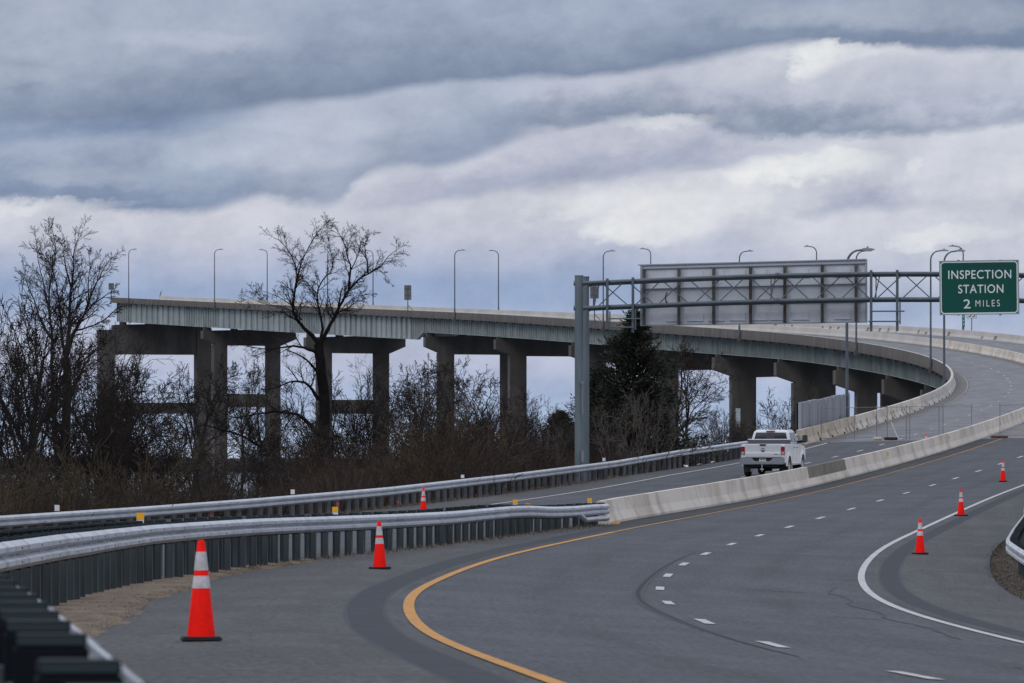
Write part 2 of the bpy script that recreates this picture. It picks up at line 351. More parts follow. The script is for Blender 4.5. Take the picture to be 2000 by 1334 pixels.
def tag(o, label=None, cat=None, group=None, kind=None):
    if label: o['label'] = label
    if cat: o['category'] = cat
    if group: o['group'] = group
    if kind: o['kind'] = kind
    return o
def thing(name, label, cat, loc=(0, 0, 0), rz=0.0, group=None):
    o = bpy.data.objects.new(name, None); COL.objects.link(o); o.location = loc; o.rotation_euler = (0, 0, rz)
    o.empty_display_size = .2
    return tag(o, label, cat, group)
def dup(root, loc, rz=0.0, scale=None, label=None, group=None):
    r = root.copy(); COL.objects.link(r); r.location = loc; r.rotation_euler = (0, 0, rz)
    if scale is not None: r.scale = scale if hasattr(scale, '__len__') else (scale,) * 3
    if label: r['label'] = label
    if group: r['group'] = group
    for ch in list(root.children):
        c = ch.copy(); COL.objects.link(c); c.parent = r
        for gc in list(ch.children):
            d = gc.copy(); COL.objects.link(d); d.parent = c
    return r

# ------------------------------------------------------------------ road alignment (stations are distances ahead of the camera)
N = np.array([30, 50, 70, 90, 115, 140, 170, 205, 245, 290, 340, 400, 470, 550, 640, 740, 860, 1000, 1160, 1350.])
XM = np.array([-0.154, -1.418, -2.398, -2.882, -2.801, -1.893, 0.097, 3.282, 8.047, 13.807, 21.256, 29.803, 38.285, 45.723, 48.685, 42.156, 29.227, 8.282, -22.038, -72.479])
ZM = np.array([-1.336, -1.502, -1.708, -1.845, -2.01, -2.013, -1.977, -1.83, -1.514, -0.865, 0.332, 2.027, 3.954, 6.352, 9.573, 13.304, 16.913, 21.398, 26.224, 32.659])
EM = np.array([-0.054, -0.0539, -0.0539, -0.0521, -0.0466, -0.0474, -0.0379, -0.0322, 0.003, 0.0123, 0.0221, 0.0224, 0.0231, 0.0259, 0.019, 0.0213, 0.0214, 0.0306, 0.0301, 0.03])
def second(v):
    m = len(N); h = np.diff(N); A = np.zeros((m, m)); r = np.zeros(m); A[0, 0] = A[-1, -1] = 1
    for i in range(1, m - 1):
        A[i, i - 1] = h[i - 1]; A[i, i] = 2 * (h[i - 1] + h[i]); A[i, i + 1] = h[i]; r[i] = 6 * ((v[i + 1] - v[i]) / h[i] - (v[i] - v[i - 1]) / h[i - 1])
    return np.linalg.solve(A, r)
SX, SZ, SE = second(XM), second(ZM), second(EM)
def spl(v, s, y):
    y = np.asarray(y, float); k = np.clip(np.searchsorted(N, y) - 1, 0, len(N) - 2); h = N[k + 1] - N[k]
    a = (N[k + 1] - y) / h; b = (y - N[k]) / h
    return a * v[k] + b * v[k + 1] + ((a ** 3 - a) * s[k] + (b ** 3 - b) * s[k + 1]) * h * h / 6
def xm(y): return spl(XM, SX, y)
def zm(y): return spl(ZM, SZ, y)
def ee(y): return spl(EM, SE, np.maximum(y, 18))
def el(y): return np.where(np.asarray(y) >= 345, ee(y), np.interp(y, [0, 170, 210, 250, 300, 345], [.02, .013, .005, 0, 0, .0212]))
def er(y): return np.where(np.asarray(y) <= 800, ee(y), np.interp(y, [800, 1000, 1400], [.0213, -.04, -.042]))
def hd(y): return (xm(np.asarray(y) + .5) - xm(np.asarray(y) - .5))
def sec(y): return np.sqrt(1 + hd(y) ** 2)
def zoff(off, y): return zm(y) + np.where(np.asarray(off) < 0, el(y), er(y)) * off
def rp(off, y, dz=0.0):
    return Vector((float(xm(y) + off * sec(y)), float(y), float(zoff(off, y) + dz)))
def surf(x, y): return float(zoff((x - xm(y)) / sec(y), y))
def heading(y): return -math.atan(float(hd(y)))       # rotation about z that turns +Y along the road

CP = np.array([(100, -26.), (120, -22.), (150, -16.9), (172, -13.4), (190, -10.6), (206, -8.05), (233, -4.4), (266, 0.), (297, 4.57), (318, 7.95), (340, 11.8), (352, 13.6), (366, 15.55), (374, 16.6)])
def xc(y): return np.interp(y, CP[:, 0], CP[:, 1]) if True else 0

YJ = 371.0   # start of the bridge deck
def ribbon(mb, o0, o1, ys, dz):
    rings = [[rp(o0(y) if callable(o0) else o0, y, dz), rp(o1(y) if callable(o1) else o1, y, dz)] for y in ys]
    mb.loft(rings, closed=False)
def steps(a, b, d):
    n = max(1, int(round((b - a) / d))); return [a + (b - a) * i / n for i in range(n + 1)]

# ---- road sheet
RIGHT = 12.1
def leftoff(y): return (float(xc(y)) + .15 - float(xm(y))) / float(sec(y)) if y >= 100 else -24.0
def road_sheet():
    ys = steps(-6, YJ, 2.0); mb = MB(); ts = np.linspace(0, 1, 14)
    rings = []
    for y in ys:
        lo = leftoff(y); offs = sorted(list(lo * (1 - ts)) + list(np.arange(.6, 9.9, .6)) + [10.5, RIGHT]); offs = [lo] + offs[1:]
        e0 = rp(offs[0], y, -.6); e1 = rp(offs[-1], y, -.6)
        rings.append([e0] + [rp(o, y) for o in offs] + [e1])
    mb.loft(rings, closed=False)
    tag(add_lane(mb.build('road', ASPH, fix=False)), kind='structure')
    # shoulders laid as their own course
    mb = MB(); ribbon(mb, lambda y: -.9 if y > 196 else (-3.4), 0.0, steps(-4, YJ, 2), .004); ribbon(mb, 0.0, .6, steps(-4, YJ, 2), .004); ribbon(mb, .6, 1.30, steps(-4, YJ, 2), .004)
    ribbon(mb, 9.42, 12.0, steps(-4, YJ, 2), .004); ribbon(mb, lambda y: max(leftoff(y) + .1, -23), lambda y: max(leftoff(y) + .1, -23) * .0 - 8.25 if y > 215 else max(leftoff(y) + 2.6, -21), steps(110, YJ, 2), .004)
    tag(add_lane(mb.build('road_shoulder', SHLD, fix=False)), kind='structure')
road_sheet()

def markings():
    mb = MB(); ribbon(mb, 1.417, 1.563, steps(-4, 185, 1.5), .010)
    tag(mb.build('yellow_edge_line', YEL, fix=False), kind='structure')
    mb = MB(); ribbon(mb, 1.425, 1.545, steps(185.2, 420, 1.5), .010)
    tag(mb.build('yellow_edge_line', YELW, fix=False), kind='structure')
    mb = MB(); ribbon(mb, lambda y: np.interp(y, [186, 197, 210], [.9, .35, .32]), lambda y: np.interp(y, [186, 200, 215], [1.0, 1.28, 1.36]), steps(186, YJ, 1.5), .007)
    tag(add_lane(mb.build('dark_shoulder', ASPD, fix=False)), kind='structure')
    mb = MB(); ribbon(mb, 9.155, 9.30, steps(0, 420, 1.5), .010); ribbon(mb, -8.14, -8.00, steps(215, YJ - 1, 2), .010)
    o = 1.49 + 3.868
    for y in [30, 44, 58, 73, 87, 103, 118, 132, 145, 158.5, 173, 188, 203, 217.5, 232, 246.5, 261.5, 277.5, 291.5, 305, 318.5, 330.5, 343, 356]:
        ribbon(mb, o - .075, o + .075, steps(y - 1.7, y + 1.7, .85), .010)
    for y in [258, 271, 284.5, 298, 311.3, 325, 338, 351, 363.5]:
        ribbon(mb, -4.489 - .07, -4.489 + .07, steps(y - 1.5, y + 1.5, 1), .010)
    tag(mb.build('white_lane_line', WHT, fix=False), kind='structure')
    mb = MB(); wob = lambda c, p: (lambda y: c + .008 * math.sin(y * .35 + p) + .004 * math.sin(y * 1.3 + p)); ribbon(mb, wob(.72, 0), wob(1.16, 2), steps(8, 300, .8), .0058); ribbon(mb, wob(9.62, 1), wob(10.02, 3), steps(40, 300, .8), .0058)
    tag(mb.build('rumble_strip', RUMB, fix=False), kind='structure')
    mb = MB(); ribbon(mb, .675, 1.205, steps(8, 300, 1.2), .005); ribbon(mb, 9.575, 10.065, steps(40, 300, 1.2), .005)
    tag(mb.build('rumble_fringe', RUMB2, fix=False), kind='structure')
    # crack sealed with bitumen beside the lane dashes, and short cracks
    rng = random.Random(3); mb = MB()
    ys = steps(66, 160, 1.0); c = [5.06 + .02 * math.sin(y * .11) - .09 * math.exp(-((y - 106) / 18) ** 2) for y in ys]
    wd = [.004 + .035 * max(0, math.sin((y - 66) / 94 * math.pi)) for y in ys]
    sb = MB(); sb.loft([[rp(a - w * 2.6, y, .005), rp(a + w * 2.6, y, .005)] for a, w, y in zip(c, wd, ys)], closed=False)
    tag(sb.build('road_seal', mat('seal_stain', (.064, .070, .080), .9, spec=.2), fix=False), kind='structure')
    mb.loft([[rp(a - w, y, .006), rp(a + w, y, .006)] for a, w, y in zip(c, wd, ys)], closed=False)
    tag(mb.build('road_crack', CRACK, fix=False), kind='structure'); mb = MB()
    ys = steps(84, 128, 1.0); c = [8.55 + .1 * math.sin(y * .5) + rng.uniform(-.04, .04) for y in ys]
    mb.loft([[rp(a - .012 - .02 * abs(math.sin(y * .9)), y, .006), rp(a + .012 + .02 * abs(math.sin(y * 1.3)), y, .006)] for a, y in zip(c, ys)], closed=False)
    for o0, y0, ln in [(7.6, 97, .9), (6.9, 121, 1.1), (10.9, 150, 1.6), (11.4, 170, 1.2), (7.2, 66, .5), (8.3, 136, 1.0), (3.2, 112, .7), (11.2, 96, .8)]:
        mb.loft([[rp(o0 + ln * t, y0 + .25 * math.sin(t * 7), .006), rp(o0 + ln * t, y0 + .16 + .25 * math.sin(t * 7), .006)] for t in (0, .25, .5, .75, 1)], closed=False)
    tag(mb.build('road_crack', MATS['seal_stain'], fix=False), kind='structure')
    mb = MB()
    for o0, y0, ln in [(8.2, 226, .9), (10.1, 225.5, 1.1), (7.4, 162, 1.5), (6.6, 110, .8), (10.6, 164, .9)]: mb.loft([[rp(o0 + ln * t, y0 + .1 * math.sin(t * 9), .006), rp(o0 + ln * t, y0 + .14 + .1 * math.sin(t * 9), .006)] for t in np.linspace(0, 1, 6)], closed=False)
    tag(mb.build('survey_paint', mat('faded_pink_paint', (.17, .095, .10), .9), fix=False), kind='structure')
markings()

# ---- terrain, water, far shore
def terrain():
    xs = np.concatenate([np.arange(-420, -80, 12), np.arange(-80, 80, 2.5), np.arange(80, 330, 12)])
    ys = np.concatenate([np.arange(-60, 0, 6), np.arange(0, 440, 2.5), np.arange(440, 640, 8)])
    rng = np.random.RandomState(5); ph = rng.rand(8, 3) * 6
    V = []
    for y in ys:
        yc = min(max(y, -6), 371.0); xl = float(xc(max(yc, 100))); 
        if y < 100: xl = float(xm(yc)) - 24
        xr = float(xm(yc)) + RIGHT * float(sec(yc))
        zl = surf(xl, yc); zr = surf(xr, yc)
        for x in xs:
            if x < xl:
                d = xl - x; drop = 1.0 - math.exp(-d / 16.0)
                tgt = np.interp(y, [0, 200, 300, 350, 400, 470], [-4.2, -4.2, -4.0, -3.3, -3.8, -7.5]); z = zl - .28 + (tgt - zl) * drop
                z += .25 * (math.sin(x * .31 + ph[0, 0]) * math.sin(y * .23 + ph[1, 0])) * min(1, d / 6)
            elif x > xr:
                d = x - xr; z = zr - .05 - .02 * d if d < 3 else zr - .16 - (1 - math.exp(-(d - 3) / 40)) * 3.5
                z += .08 * math.sin(x * 1.3 + y * .7) * min(1, d / 3)
            else: z = surf(x, yc) - .30
            if y > 371: z = z * max(0, 1 - (y - 371) / 45) + (-8.5) * min(1, (y - 371) / 45)
            V.append((x, y, max(z, -9)))
    nx, ny = len(xs), len(ys); I = np.arange(nx * ny).reshape(ny, nx)
    q = np.stack([I[:-1, :-1], I[:-1, 1:], I[1:, 1:], I[1:, :-1]], -1).reshape(-1, 4)
    o = link('ground', np_mesh('ground', np.array(V), q, SOIL)); o.data.shade_smooth(); tag(o, kind='structure')
    mb = MB(); mb.add([(-9000, 300, -7), (9000, 300, -7), (9000, 40000, -7), (-9000, 40000, -7)], [(0, 1, 2, 3)])
    tag(mb.build('water', WATER, fix=False), kind='structure')
    mb = MB(); rings = []
    for y, z in [(3500, -9), (3600, -6.8), (3700, -5.5), (5500, 2), (9000, 3)]: rings.append([(x, y, z) for x in range(-6000, 6001, 200)])
    mb.loft(rings, closed=False); tag(mb.build('far_shore', FARV, fix=False), kind='structure')
    # the wood along the far shore reads as one dark mass: many small crowns
    rng = np.random.RandomState(8); nb = NB(); n = 5200
    x = rng.uniform(-900, 900, n); y = rng.uniform(3640, 3900, n); h = rng.uniform(4, 8.5, n) * (1 + .25 * np.sin(x * .02)); w = rng.uniform(3, 7, n)
    for i in range(n):
        a = rng.uniform(0, 3); c, s_ = math.cos(a) * w[i], math.sin(a) * w[i]
        v = np.array([(x[i] - c, y[i] - s_, -6.6), (x[i] + c, y[i] + s_, -6.6), (x[i] + c * .7, y[i] + s_ * .7, -6.6 + h[i] * .75), (x[i] - c * .15, y[i], -6.6 + h[i]), (x[i] - c * .8, y[i] - s_ * .8, -6.6 + h[i] * .6)])
        nb.add(v, np.array([[0, 1, 2, 3], [0, 3, 3, 4]][:1])); nb.add(v[[0, 3, 4, 4]] + [0, .01, 0], np.array([[0, 1, 2, 3]]))
    o = link('far_treeline', nb.mesh('far_treeline', FARV)); tag(o, 'dark wood along the far shore across the water', 'treeline', kind='stuff')
terrain()

# ------------------------------------------------------------------ bridge
LP, RP = -9.306, 10.16
Y_END = 1346.0
def girder_depth(y): return np.interp(y, [380, 560, 760, 830, 1083, 1085, 1185, 1346], [1.9, 1.9, 2.0, 2.2, 2.45, 3.7, 3.8, 3.85])
def bridge():
    br = thing('bridge', 'long curving steel girder bridge on concrete piers, cut off short at its far end', 'bridge', tuple(rp(0, 860)))
    def part(name, mb, m, parent=br, **k):
        o = mb.build(name, m, **k); o.parent = parent
        o.matrix_parent_inverse = Matrix.Translation(-Vector(br.location)) if parent is br else Matrix.Identity(4); return o
    ys = steps(YJ, Y_END, 6)
    mb = MB(); rings = []
    for y in ys: rings.append([rp(LP + .2, y, -.25), rp(LP + .2, y), rp(0, y), rp(RP - .2, y), rp(RP - .2, y, -.25), rp(0, y, -.25)])
    mb.loft(rings); part('deck', mb, DECK)
    mb = MB(); ribbon(mb, LP + .27, -8.25, ys, .004); ribbon(mb, -1.3, -.32, ys, .004); part('gutter', mb, GUTT, fix=False)
    mb = MB()
    for a, c in ((-8.16, -8.12), (-7.98, -7.94)): ribbon(mb, a, c, steps(YJ, 900, 3), .008)
    part('gutter_joint', mb, BRKT, fix=False); mb = MB(); ribbon(mb, -8.11, -7.99, steps(YJ, 900, 3), .008); part('gutter_lip', mb, mat('lip_concrete', (.27, .26, .245), .9), fix=False); mb = MB()
    for y in [375.5, 386.5, 399, 411, 424, 438.5, 455, 471, 487.5, 505, 520, 534, 548, 562, 575, 588, 601, 614, 627, 640, 653, 666, 679, 692, 705, 718, 731]:
        mb = MB(); ribbon(mb, -4.489 - .075, -4.489 + .075, steps(y - 1.5, y + 1.5, 1.5), .008); part('lane_dash', mb, OLDW, fix=False)
    for y in (YJ + .15, 612, 790, 1084):
        mb = MB(); ribbon(mb, LP + .3, RP - .3, [y - .09, y + .09], .012); part('expansion_joint', mb, BRKT, fix=False)
    # parapets: sloped road face, flat outer fascia; cast in lengths with open joints
    rs_ = random.Random(11)
    def streaks(mb, lat, s, y0, y1, mi, gaps, wid):
        mb.cur = mi; y = y0 + rs_.uniform(1, 4)
        while y < y1 - 2:
            w = rs_.uniform(*wid); q = [(.285, .078), (.135, .332), (.10, .52)][:rs_.choice([2, 3, 3])]
            mb.loft([[rp(lat + s * (c + .006), y, z), rp(lat + s * (c + .006), y + w, z)] for c, z in q], closed=False); y += rs_.choice(gaps)
        mb.cur = 0
    def parapet(lat, s, y0, y1, m, name, lab=None):
        m = (list(m) if isinstance(m, list) else [m]) + [COND]
        mb = MB(); y = y0
        while y < y1 - .1:
            ye = min(y + 12.0, y1); rings = []
            for yy in steps(y, ye - .03, 4):
                q = [(.30, .0), (.28, .075), (.13, .33), (.05, .83), (-.15, .83), (-.22, .10), (-.22, -.27), (.25, -.27)]
                rings.append([rp(lat + s * a, yy, b) for a, b in q])
            if s < 0: rings = [r[::-1] for r in rings]
            mb.loft(rings); y = ye
        if y0 < 600 and s > 0: streaks(mb, lat, s, max(y0, 374), min(y1, 610), len(m) - 1, [2.5, 5, 9, 6], (.25, .9))
        if s < 0: streaks(mb, lat, s, 600, 1000, len(m) - 1, [6, 9, 16, 23], (.3, 1.8))
        o = part(name, mb, m, fix=False); 
        if lab: o['label'] = lab
        return o
    parapet(LP, 1, 367, 402, CONT, 'parapet', 'tan stained length of the left parapet beside the noise wall')
    parapet(LP, 1, 402, 470, CONC, 'parapet', 'pale length of the left parapet on the bend')
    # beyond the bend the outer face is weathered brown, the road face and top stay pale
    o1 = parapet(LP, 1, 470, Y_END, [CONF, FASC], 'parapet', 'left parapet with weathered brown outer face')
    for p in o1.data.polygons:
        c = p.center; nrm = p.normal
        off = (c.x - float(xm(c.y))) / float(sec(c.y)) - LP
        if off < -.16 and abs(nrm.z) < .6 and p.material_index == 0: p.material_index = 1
    parapet(RP, -1, YJ, Y_END, CONF, 'parapet', 'right hand parapet seen across the deck')
    # drainage notches along the foot of the road faces and stains below joints
    rng = random.Random(11); mb = MB()
    def slot(off, y, s, w=.3, h=.10):
        p = rp(off, y, h / 2); mb = MB(); mb.box(p, (.05, w, h), Matrix.Rotation(heading(y), 3, 'Z')); part('drain_slot', mb, BRKT, fix=False)
    y = 376
    while y < 640: slot(LP + .29, y, 1, .55, .13); y += rng.uniform(6.5, 9)
    # fascia girder, inner girders
    for off in (-8.25, -2.9, 2.9, 9.1):
        mb = MB(); rings = []
        for y in steps(455, Y_END - .6, 6):
            d = float(girder_depth(y)); t = -.27
            rings.append([rp(off + a, y, b) for a, b in [(-.25, t), (-.25, t - .05), (-.02, t - .05), (-.02, t - d + .06), (-.28, t - d + .06), (-.28, t - d), (.28, t - d), (.28, t - d + .06), (.02, t - d + .06), (.02, t - .05), (.25, t - .05), (.25, t)]])
        mb.loft(rings)
        if off == -8.25:
            y = 458.0; k = 0
            while y < Y_END - 1:
                d = float(girder_depth(y)); p = rp(off - .15, y, -.27 - d / 2)
                near = min(abs(y - q) for q in PIERS)
                mb.box(p, (.27, .035, d - .12), Matrix.Rotation(heading(y), 3, 'Z'))
                if y < 1083: y += 2.1 if near < 40 and not (400 < y < 560) else 3.4
                else: y += 2.0 if near < 14 else 4.6
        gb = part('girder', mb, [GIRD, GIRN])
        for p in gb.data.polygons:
            if p.center.y < 850: p.material_index = 1  # near spans take the colour with overhang shade painted in
    y = 480; k = 0; me = None; rest = MB()
    while y < Y_END:
        if k < 98:
            if me is None:
                mb = MB(); mb.box((0, 0, 0), (.35, .45, .24)); o = mb.build('outrigger_bracket', BRKT, br); me = o.data
            else: o = link('outrigger_bracket', me, br)
            o.location = rp(LP - .22, y, -.37) - Vector(br.location); o.rotation_euler = (0, 0, heading(y))
        else: rest.box(rp(LP - .22, y, -.37), (.35, .45, .24), Matrix.Rotation(heading(y), 3, 'Z'))
        y += 7.4; k += 1
    if rest.v: tag(part('outrigger_bracket', rest, BRKT), kind='stuff')
    # piers
    for i, Y in enumerate(PIERS):
        pr = thing('pier', None, None); pr.parent = br; pr.location = Vector(rp(0, Y)) - Vector(br.location); pr.rotation_euler = (0, 0, heading(Y))
        zt = float(-.27 - girder_depth(Y + (2 if i == 3 else 0))) - (.75 if i < 4 else .4); zb = -9.0 - float(zm(Y)); e = float(ee(Y)); eR = float(er(Y)); ex = lambda q: q * (e if q < 0 else eR)
        if i == 0:
            mb = MB(); mb.prism([(-10.3, 27.60 - 32.66), (8.2, 27.60 - 32.66 + .55), (8.2, -11.0), (-10.3, -11.0)], -1.3, 1.3, 'y'); mb.build('cap', PIERM, pr)
            for xx, top in ((-11.7, 26.6 - 32.66), (8.3, 27.0 - 32.66)):
                mb = MB(); mb.prism([(xx - 1.5, zb), (xx + 1.5, zb), (xx + 1.5, top), (xx - 1.5, top)], -1.52, 1.52, 'y'); mb.build('column', PIERM, pr)
            mb = MB(); mb.prism([(-10.2, -20.7), (6.8, -20.7), (6.8, -22.9), (-10.2, -22.9)], -.9, .9, 'y'); mb.build('strut', PIERM, pr)
            cx = (-8.2, -2.9, 2.9, 9.0)
        else:
            cw = 2.55 if i < 8 else 2.2
            if i == 8: cw = 2.9
            hC = 2.75 if i < 4 else 2.5
            mb = MB(); a, b = -9.2, 8.9
            mb.prism([(a, zt + ex(a)), (0, zt), (b, zt + ex(b)), (b, zt + ex(b) - 1.5), (b - 2.9, zt - hC + ex(b)), (a + 2.9, zt - hC + ex(a)), (a, zt + ex(a) - 1.5)], -1.15, 1.15, 'y'); mb.build('cap', PIERM, pr)
            for xx in (-5.75, 4.65):
                mb = MB(); mb.prism([(xx - cw / 2, zb), (xx + cw / 2, zb), (xx + cw / 2, zt - hC + .1 + ex(xx)), (xx - cw / 2, zt - hC + .1 + ex(xx))], -1.12, 1.12, 'y'); mb.build('column', PIERM, pr)
            if i < 3:
                zz = {1: 11.5, 2: 9.6}[i] - float(zm(Y)); mb = MB(); mb.prism([(-4.1, zz + 1.25), (3.8, zz + 1.25), (3.8, zz - 1.25), (-4.1, zz - 1.25)], -.9, .9, 'y'); mb.build('strut', PIERM, pr)
            cx = (-8.2, -2.9, 2.9, 8.5)
        for xx in cx:
            mb = MB(); hb = .76 if i < 4 else .42; mb.box((xx, 0, zt + ex(xx) + hb / 2 - .02), (1.3, .9, hb)); mb.build('bearing', PIERM, pr)
    # abutment
    mb = MB(); pr = rp(0, 452); M = Matrix.Rotation(heading(452), 3, 'Z')
    mb.box(pr + Vector((0, 0, -6.5)), (18.5, 3, 12.0), M); part('abutment', mb, PIERM)
PIERS = [1343, 1271, 1185, 1077, 1011, 944, 882, 821, 768, 720, 680, 642, 590, 540, 495]
bridge()

# ------------------------------------------------------------------ median barrier
def median():
    mb = MB(); y = 197.0; rng = random.Random(2)
    prof = [(-.305, 0), (-.305, .075), (-.18, .33), (-.08, 1.0), (.08, 1.0), (.18, .33), (.305, .075), (.305, 0)]
    joints = [197, 214, 231, 249, 262.5, 278.5, 296.5, 314]
    while joints[-1] < Y_END: joints.append(min(joints[-1] + 15.3, Y_END))
    for a, b in zip(joints, joints[1:]):
        mb.cur = 2 if a > 700 else 0; rings = []; f0 = len(mb.f)
        for yy in steps(a, b - .04, 3):
            dx = np.interp(yy, [197, 205, 222, 245], [.12, -.02, -.05, 0]); hgt = np.interp(yy, [197, 215, 245], [.68, .72, .81])
            base = -.02
            rings.append([rp(dx + o, yy, base if z == 0 else (z if z < .9 else hgt)) for o, z in prof])
        mb.loft(rings)
        if a == 278.5:
            for k in range(f0, len(mb.f)):
                if len(mb.f[k]) == 4 and (k - f0) % 8 in (2, 3, 4): mb.mi[k] = 1
    mb.cur = 1; y = 600
    while y < 1000:
        w = rng.uniform(.3, 1.5); q = [(.285, .078), (.135, .332), (.10, .52)][:rng.choice([2, 3])]
        mb.loft([[rp(-c - .006, y, z), rp(-c - .006, y + w, z)] for c, z in q], closed=False); y += rng.choice([5, 8, 15, 21])
    mb.cur = 0
    o = mb.build('concrete_barrier', [CONC, COND, CONF], fix=False)
    tag(o, 'long pale concrete median barrier between the two roadways, one length stained dark', 'barrier')
    mb = MB()
    for y in (317, 351): mb.box(rp(.13, y, .60), (.10, .10, .16))
    mb.build('reflector', AMB, o)
    mb = MB(); mb.box(rp(.42, 197.6, .03), (.5, .3, .05)); mb.build('reflector', AMB, o)
median()

# ------------------------------------------------------------------ guardrails
WP = [(.0, .000), (.028, .014), (.083, .055), (.083, .108), (.022, .137), (.0, .156), (.022, .175), (.083, .204), (.083, .257), (.028, .298), (.0, .312)]
def smooth_path(pts, step):
    p = np.array(pts, float); d = np.concatenate([[0], np.cumsum(np.hypot(np.diff(p[:, 0]), np.diff(p[:, 1])))])
    s = np.arange(0, d[-1] + 1e-6, step); out = np.stack([np.interp(s, d, p[:, k]) for k in range(3)], 1)
    for _ in range(max(1, int(4 / step))):
        q = out.copy(); out[1:-1] = .25 * q[:-2] + .5 * q[1:-1] + .25 * q[2:]
    return out
def guardrail(name, label, path, side, post_m, step=1.905, lift=.0, blocks=True, block_part=False, thrie_end=None, refl=(), pstart=0, group=None, cuts=()):
    """path rows: x, y, z of the rail's top edge; side +1: the rail's face is on the right of the direction of travel"""
    root = thing(name, label, 'guardrail', tuple(path[0]), 0, group); base = Vector(path[0])
    P = smooth_path(path, .6)
    T = np.gradient(P, axis=0); T /= np.linalg.norm(T[:, :2], axis=1)[:, None]
    Nn = np.stack([T[:, 1], -T[:, 0], 0 * T[:, 0]], 1) * side
    rng = random.Random(len(label))
    mb = MB(); rings = []
    L = np.concatenate([[0], np.cumsum(np.linalg.norm(np.diff(P, axis=0), axis=1))])
    for i in range(len(P)):
        p = P[i]; kz = 0; pr = WP
        ring = [Vector((p[0] + Nn[i][0] * d, p[1] + Nn[i][1] * d, p[2] - .312 + z + kz)) - base for d, z in pr]
        rings.append(ring)
    mb.loft(rings, closed=False, cap=False); railmb = mb
    for s in np.arange(2.4, L[-1] - 1, 3.81):
        i = int(s / .6)
        railmb.loft([[Vector((P[j][0] + Nn[j][0] * (d + .005), P[j][1] + Nn[j][1] * (d + .005), P[j][2] - .313 + z * 1.006)) - base for d, z in WP] for j in (i, i + 1)], closed=False, cap=False)
    if thrie_end:
        i0 = int(len(P) - thrie_end / .6); rings = []
        for i in range(i0, len(P)):
            p = P[i]; q = min(1, (i - i0) / 3) 
            ring = [Vector((p[0] + Nn[i][0] * (d + .004), p[1] + Nn[i][1] * (d + .004), p[2] - .312 + z - .190 * q)) - base for d, z in WP[:6]]
            rings.append(ring)
        mb = MB(); mb.loft(rings, closed=False, cap=False); mb.build('transition_rail', GALV, root, fix=False, smooth=True)
    # splice bolts
    mb = railmb; mb.cur = 1; s = 1.0
    while s < L[-1]:
        i = min(int(s / .6), len(P) - 1)
        if P[i][1] < 150:
            for zz, dd in ((.23, .084), (.08, .084), (.156, .001)):
                for ds in ((0,) if zz != .156 else (-.7, -.3, .3, .7)):
                    c = Vector(P[i]) + Vector(T[i]) * ds + Vector(Nn[i]) * dd + Vector((0, 0, zz - .312)) - base
                    mb.box(c, (.020, .030, .018))
        s += 3.81
    mb.cur = 0; mb.build('rail', [GALV, TRIMB], root, fix=False, smooth=R(32))
    # posts
    pm = MB(); w, dpt = .10, .15
    for zz in (1,):
        pm.box((-dpt / 2 + .006, 0, -.5), (.012, w, 1.0)); pm.box((dpt / 2 - .006, 0, -.5), (.012, w, 1.0)); pm.box((0, 0, -.5), (dpt - .024, .010, 1.0))
    post_mesh = None; block_mesh = None
    bm_ = MB(); bm_.box((0, 0, -.20), (.20, .15, .33)); bm_.cur = 1; bm_.box((0, 0, -.0155), (.192, .142, .035))
    spots = []; s = pstart
    while s < L[-1] - .2:
        i = min(int(s / .6), len(P) - 1); spots.append((P[i], T[i], Nn[i])); s += step
    rest = MB(); restb = MB()
    for k, (p, t, n) in enumerate(spots):
        if any(a < p[1] < b for a, b in cuts): continue
        a = math.atan2(n[1], n[0]); M = Matrix.Rotation(a + rng.uniform(-.03, .03), 4, 'Z')
        bo = -.105 - .003; po = bo - .10 - dpt / 2 - .002 if blocks else -dpt / 2 - .004
        lp_ = Vector(p) + Vector(n) * po - base + Vector((0, 0, -.012 if not blocks else -.10)); lb_ = Vector(p) + Vector(n) * bo - base + Vector((0, 0, lift))
        if k < 98:
            if post_mesh is None: po_ = pm.build('post', post_m, root); post_mesh = po_.data
            else: po_ = link('post', post_mesh, root)
            po_.matrix_local = Matrix.Translation(lp_) @ M
            if blocks:
                if block_mesh is None: b_ = bm_.build('blockout', [BLOCK, BLOCKT], po_, bevel=.006, seg=1); block_mesh = b_.data
                else: b_ = link('blockout', block_mesh, po_)
                b_.location = (bo - po, 0, .10 + lift)
        else:
            for v0, f0, dst, off in ((pm.v, pm.f, rest, lp_), (bm_.v, bm_.f, restb, lb_)):
                if dst is restb and not blocks: continue
                dst.add([M @ Vector(v) + off for v in v0], f0)
    if rest.v: tag(rest.build('post', post_m, root, fix=False), kind='stuff')
    if restb.v: tag(restb.build('blockout', BLOCK, root, fix=False), kind='stuff')
    for y, m, h in refl:
        i = int(np.argmin(abs(P[:, 1] - y))); c = Vector(P[i]) - Vector(Nn[i]) * .16 + Vector((0, 0, .02 + h / 2)) - base
        mb = MB(); mb.box(c, (.13, .03, h)); rf = mb.build('reflector', m, root)
        if m is AMB: mb = MB(); mb.box(c - Vector((0, 0, h / 2 + .03)), (.125, .03, .07)); mb.build('reflector_base', WREF, rf)
    return root

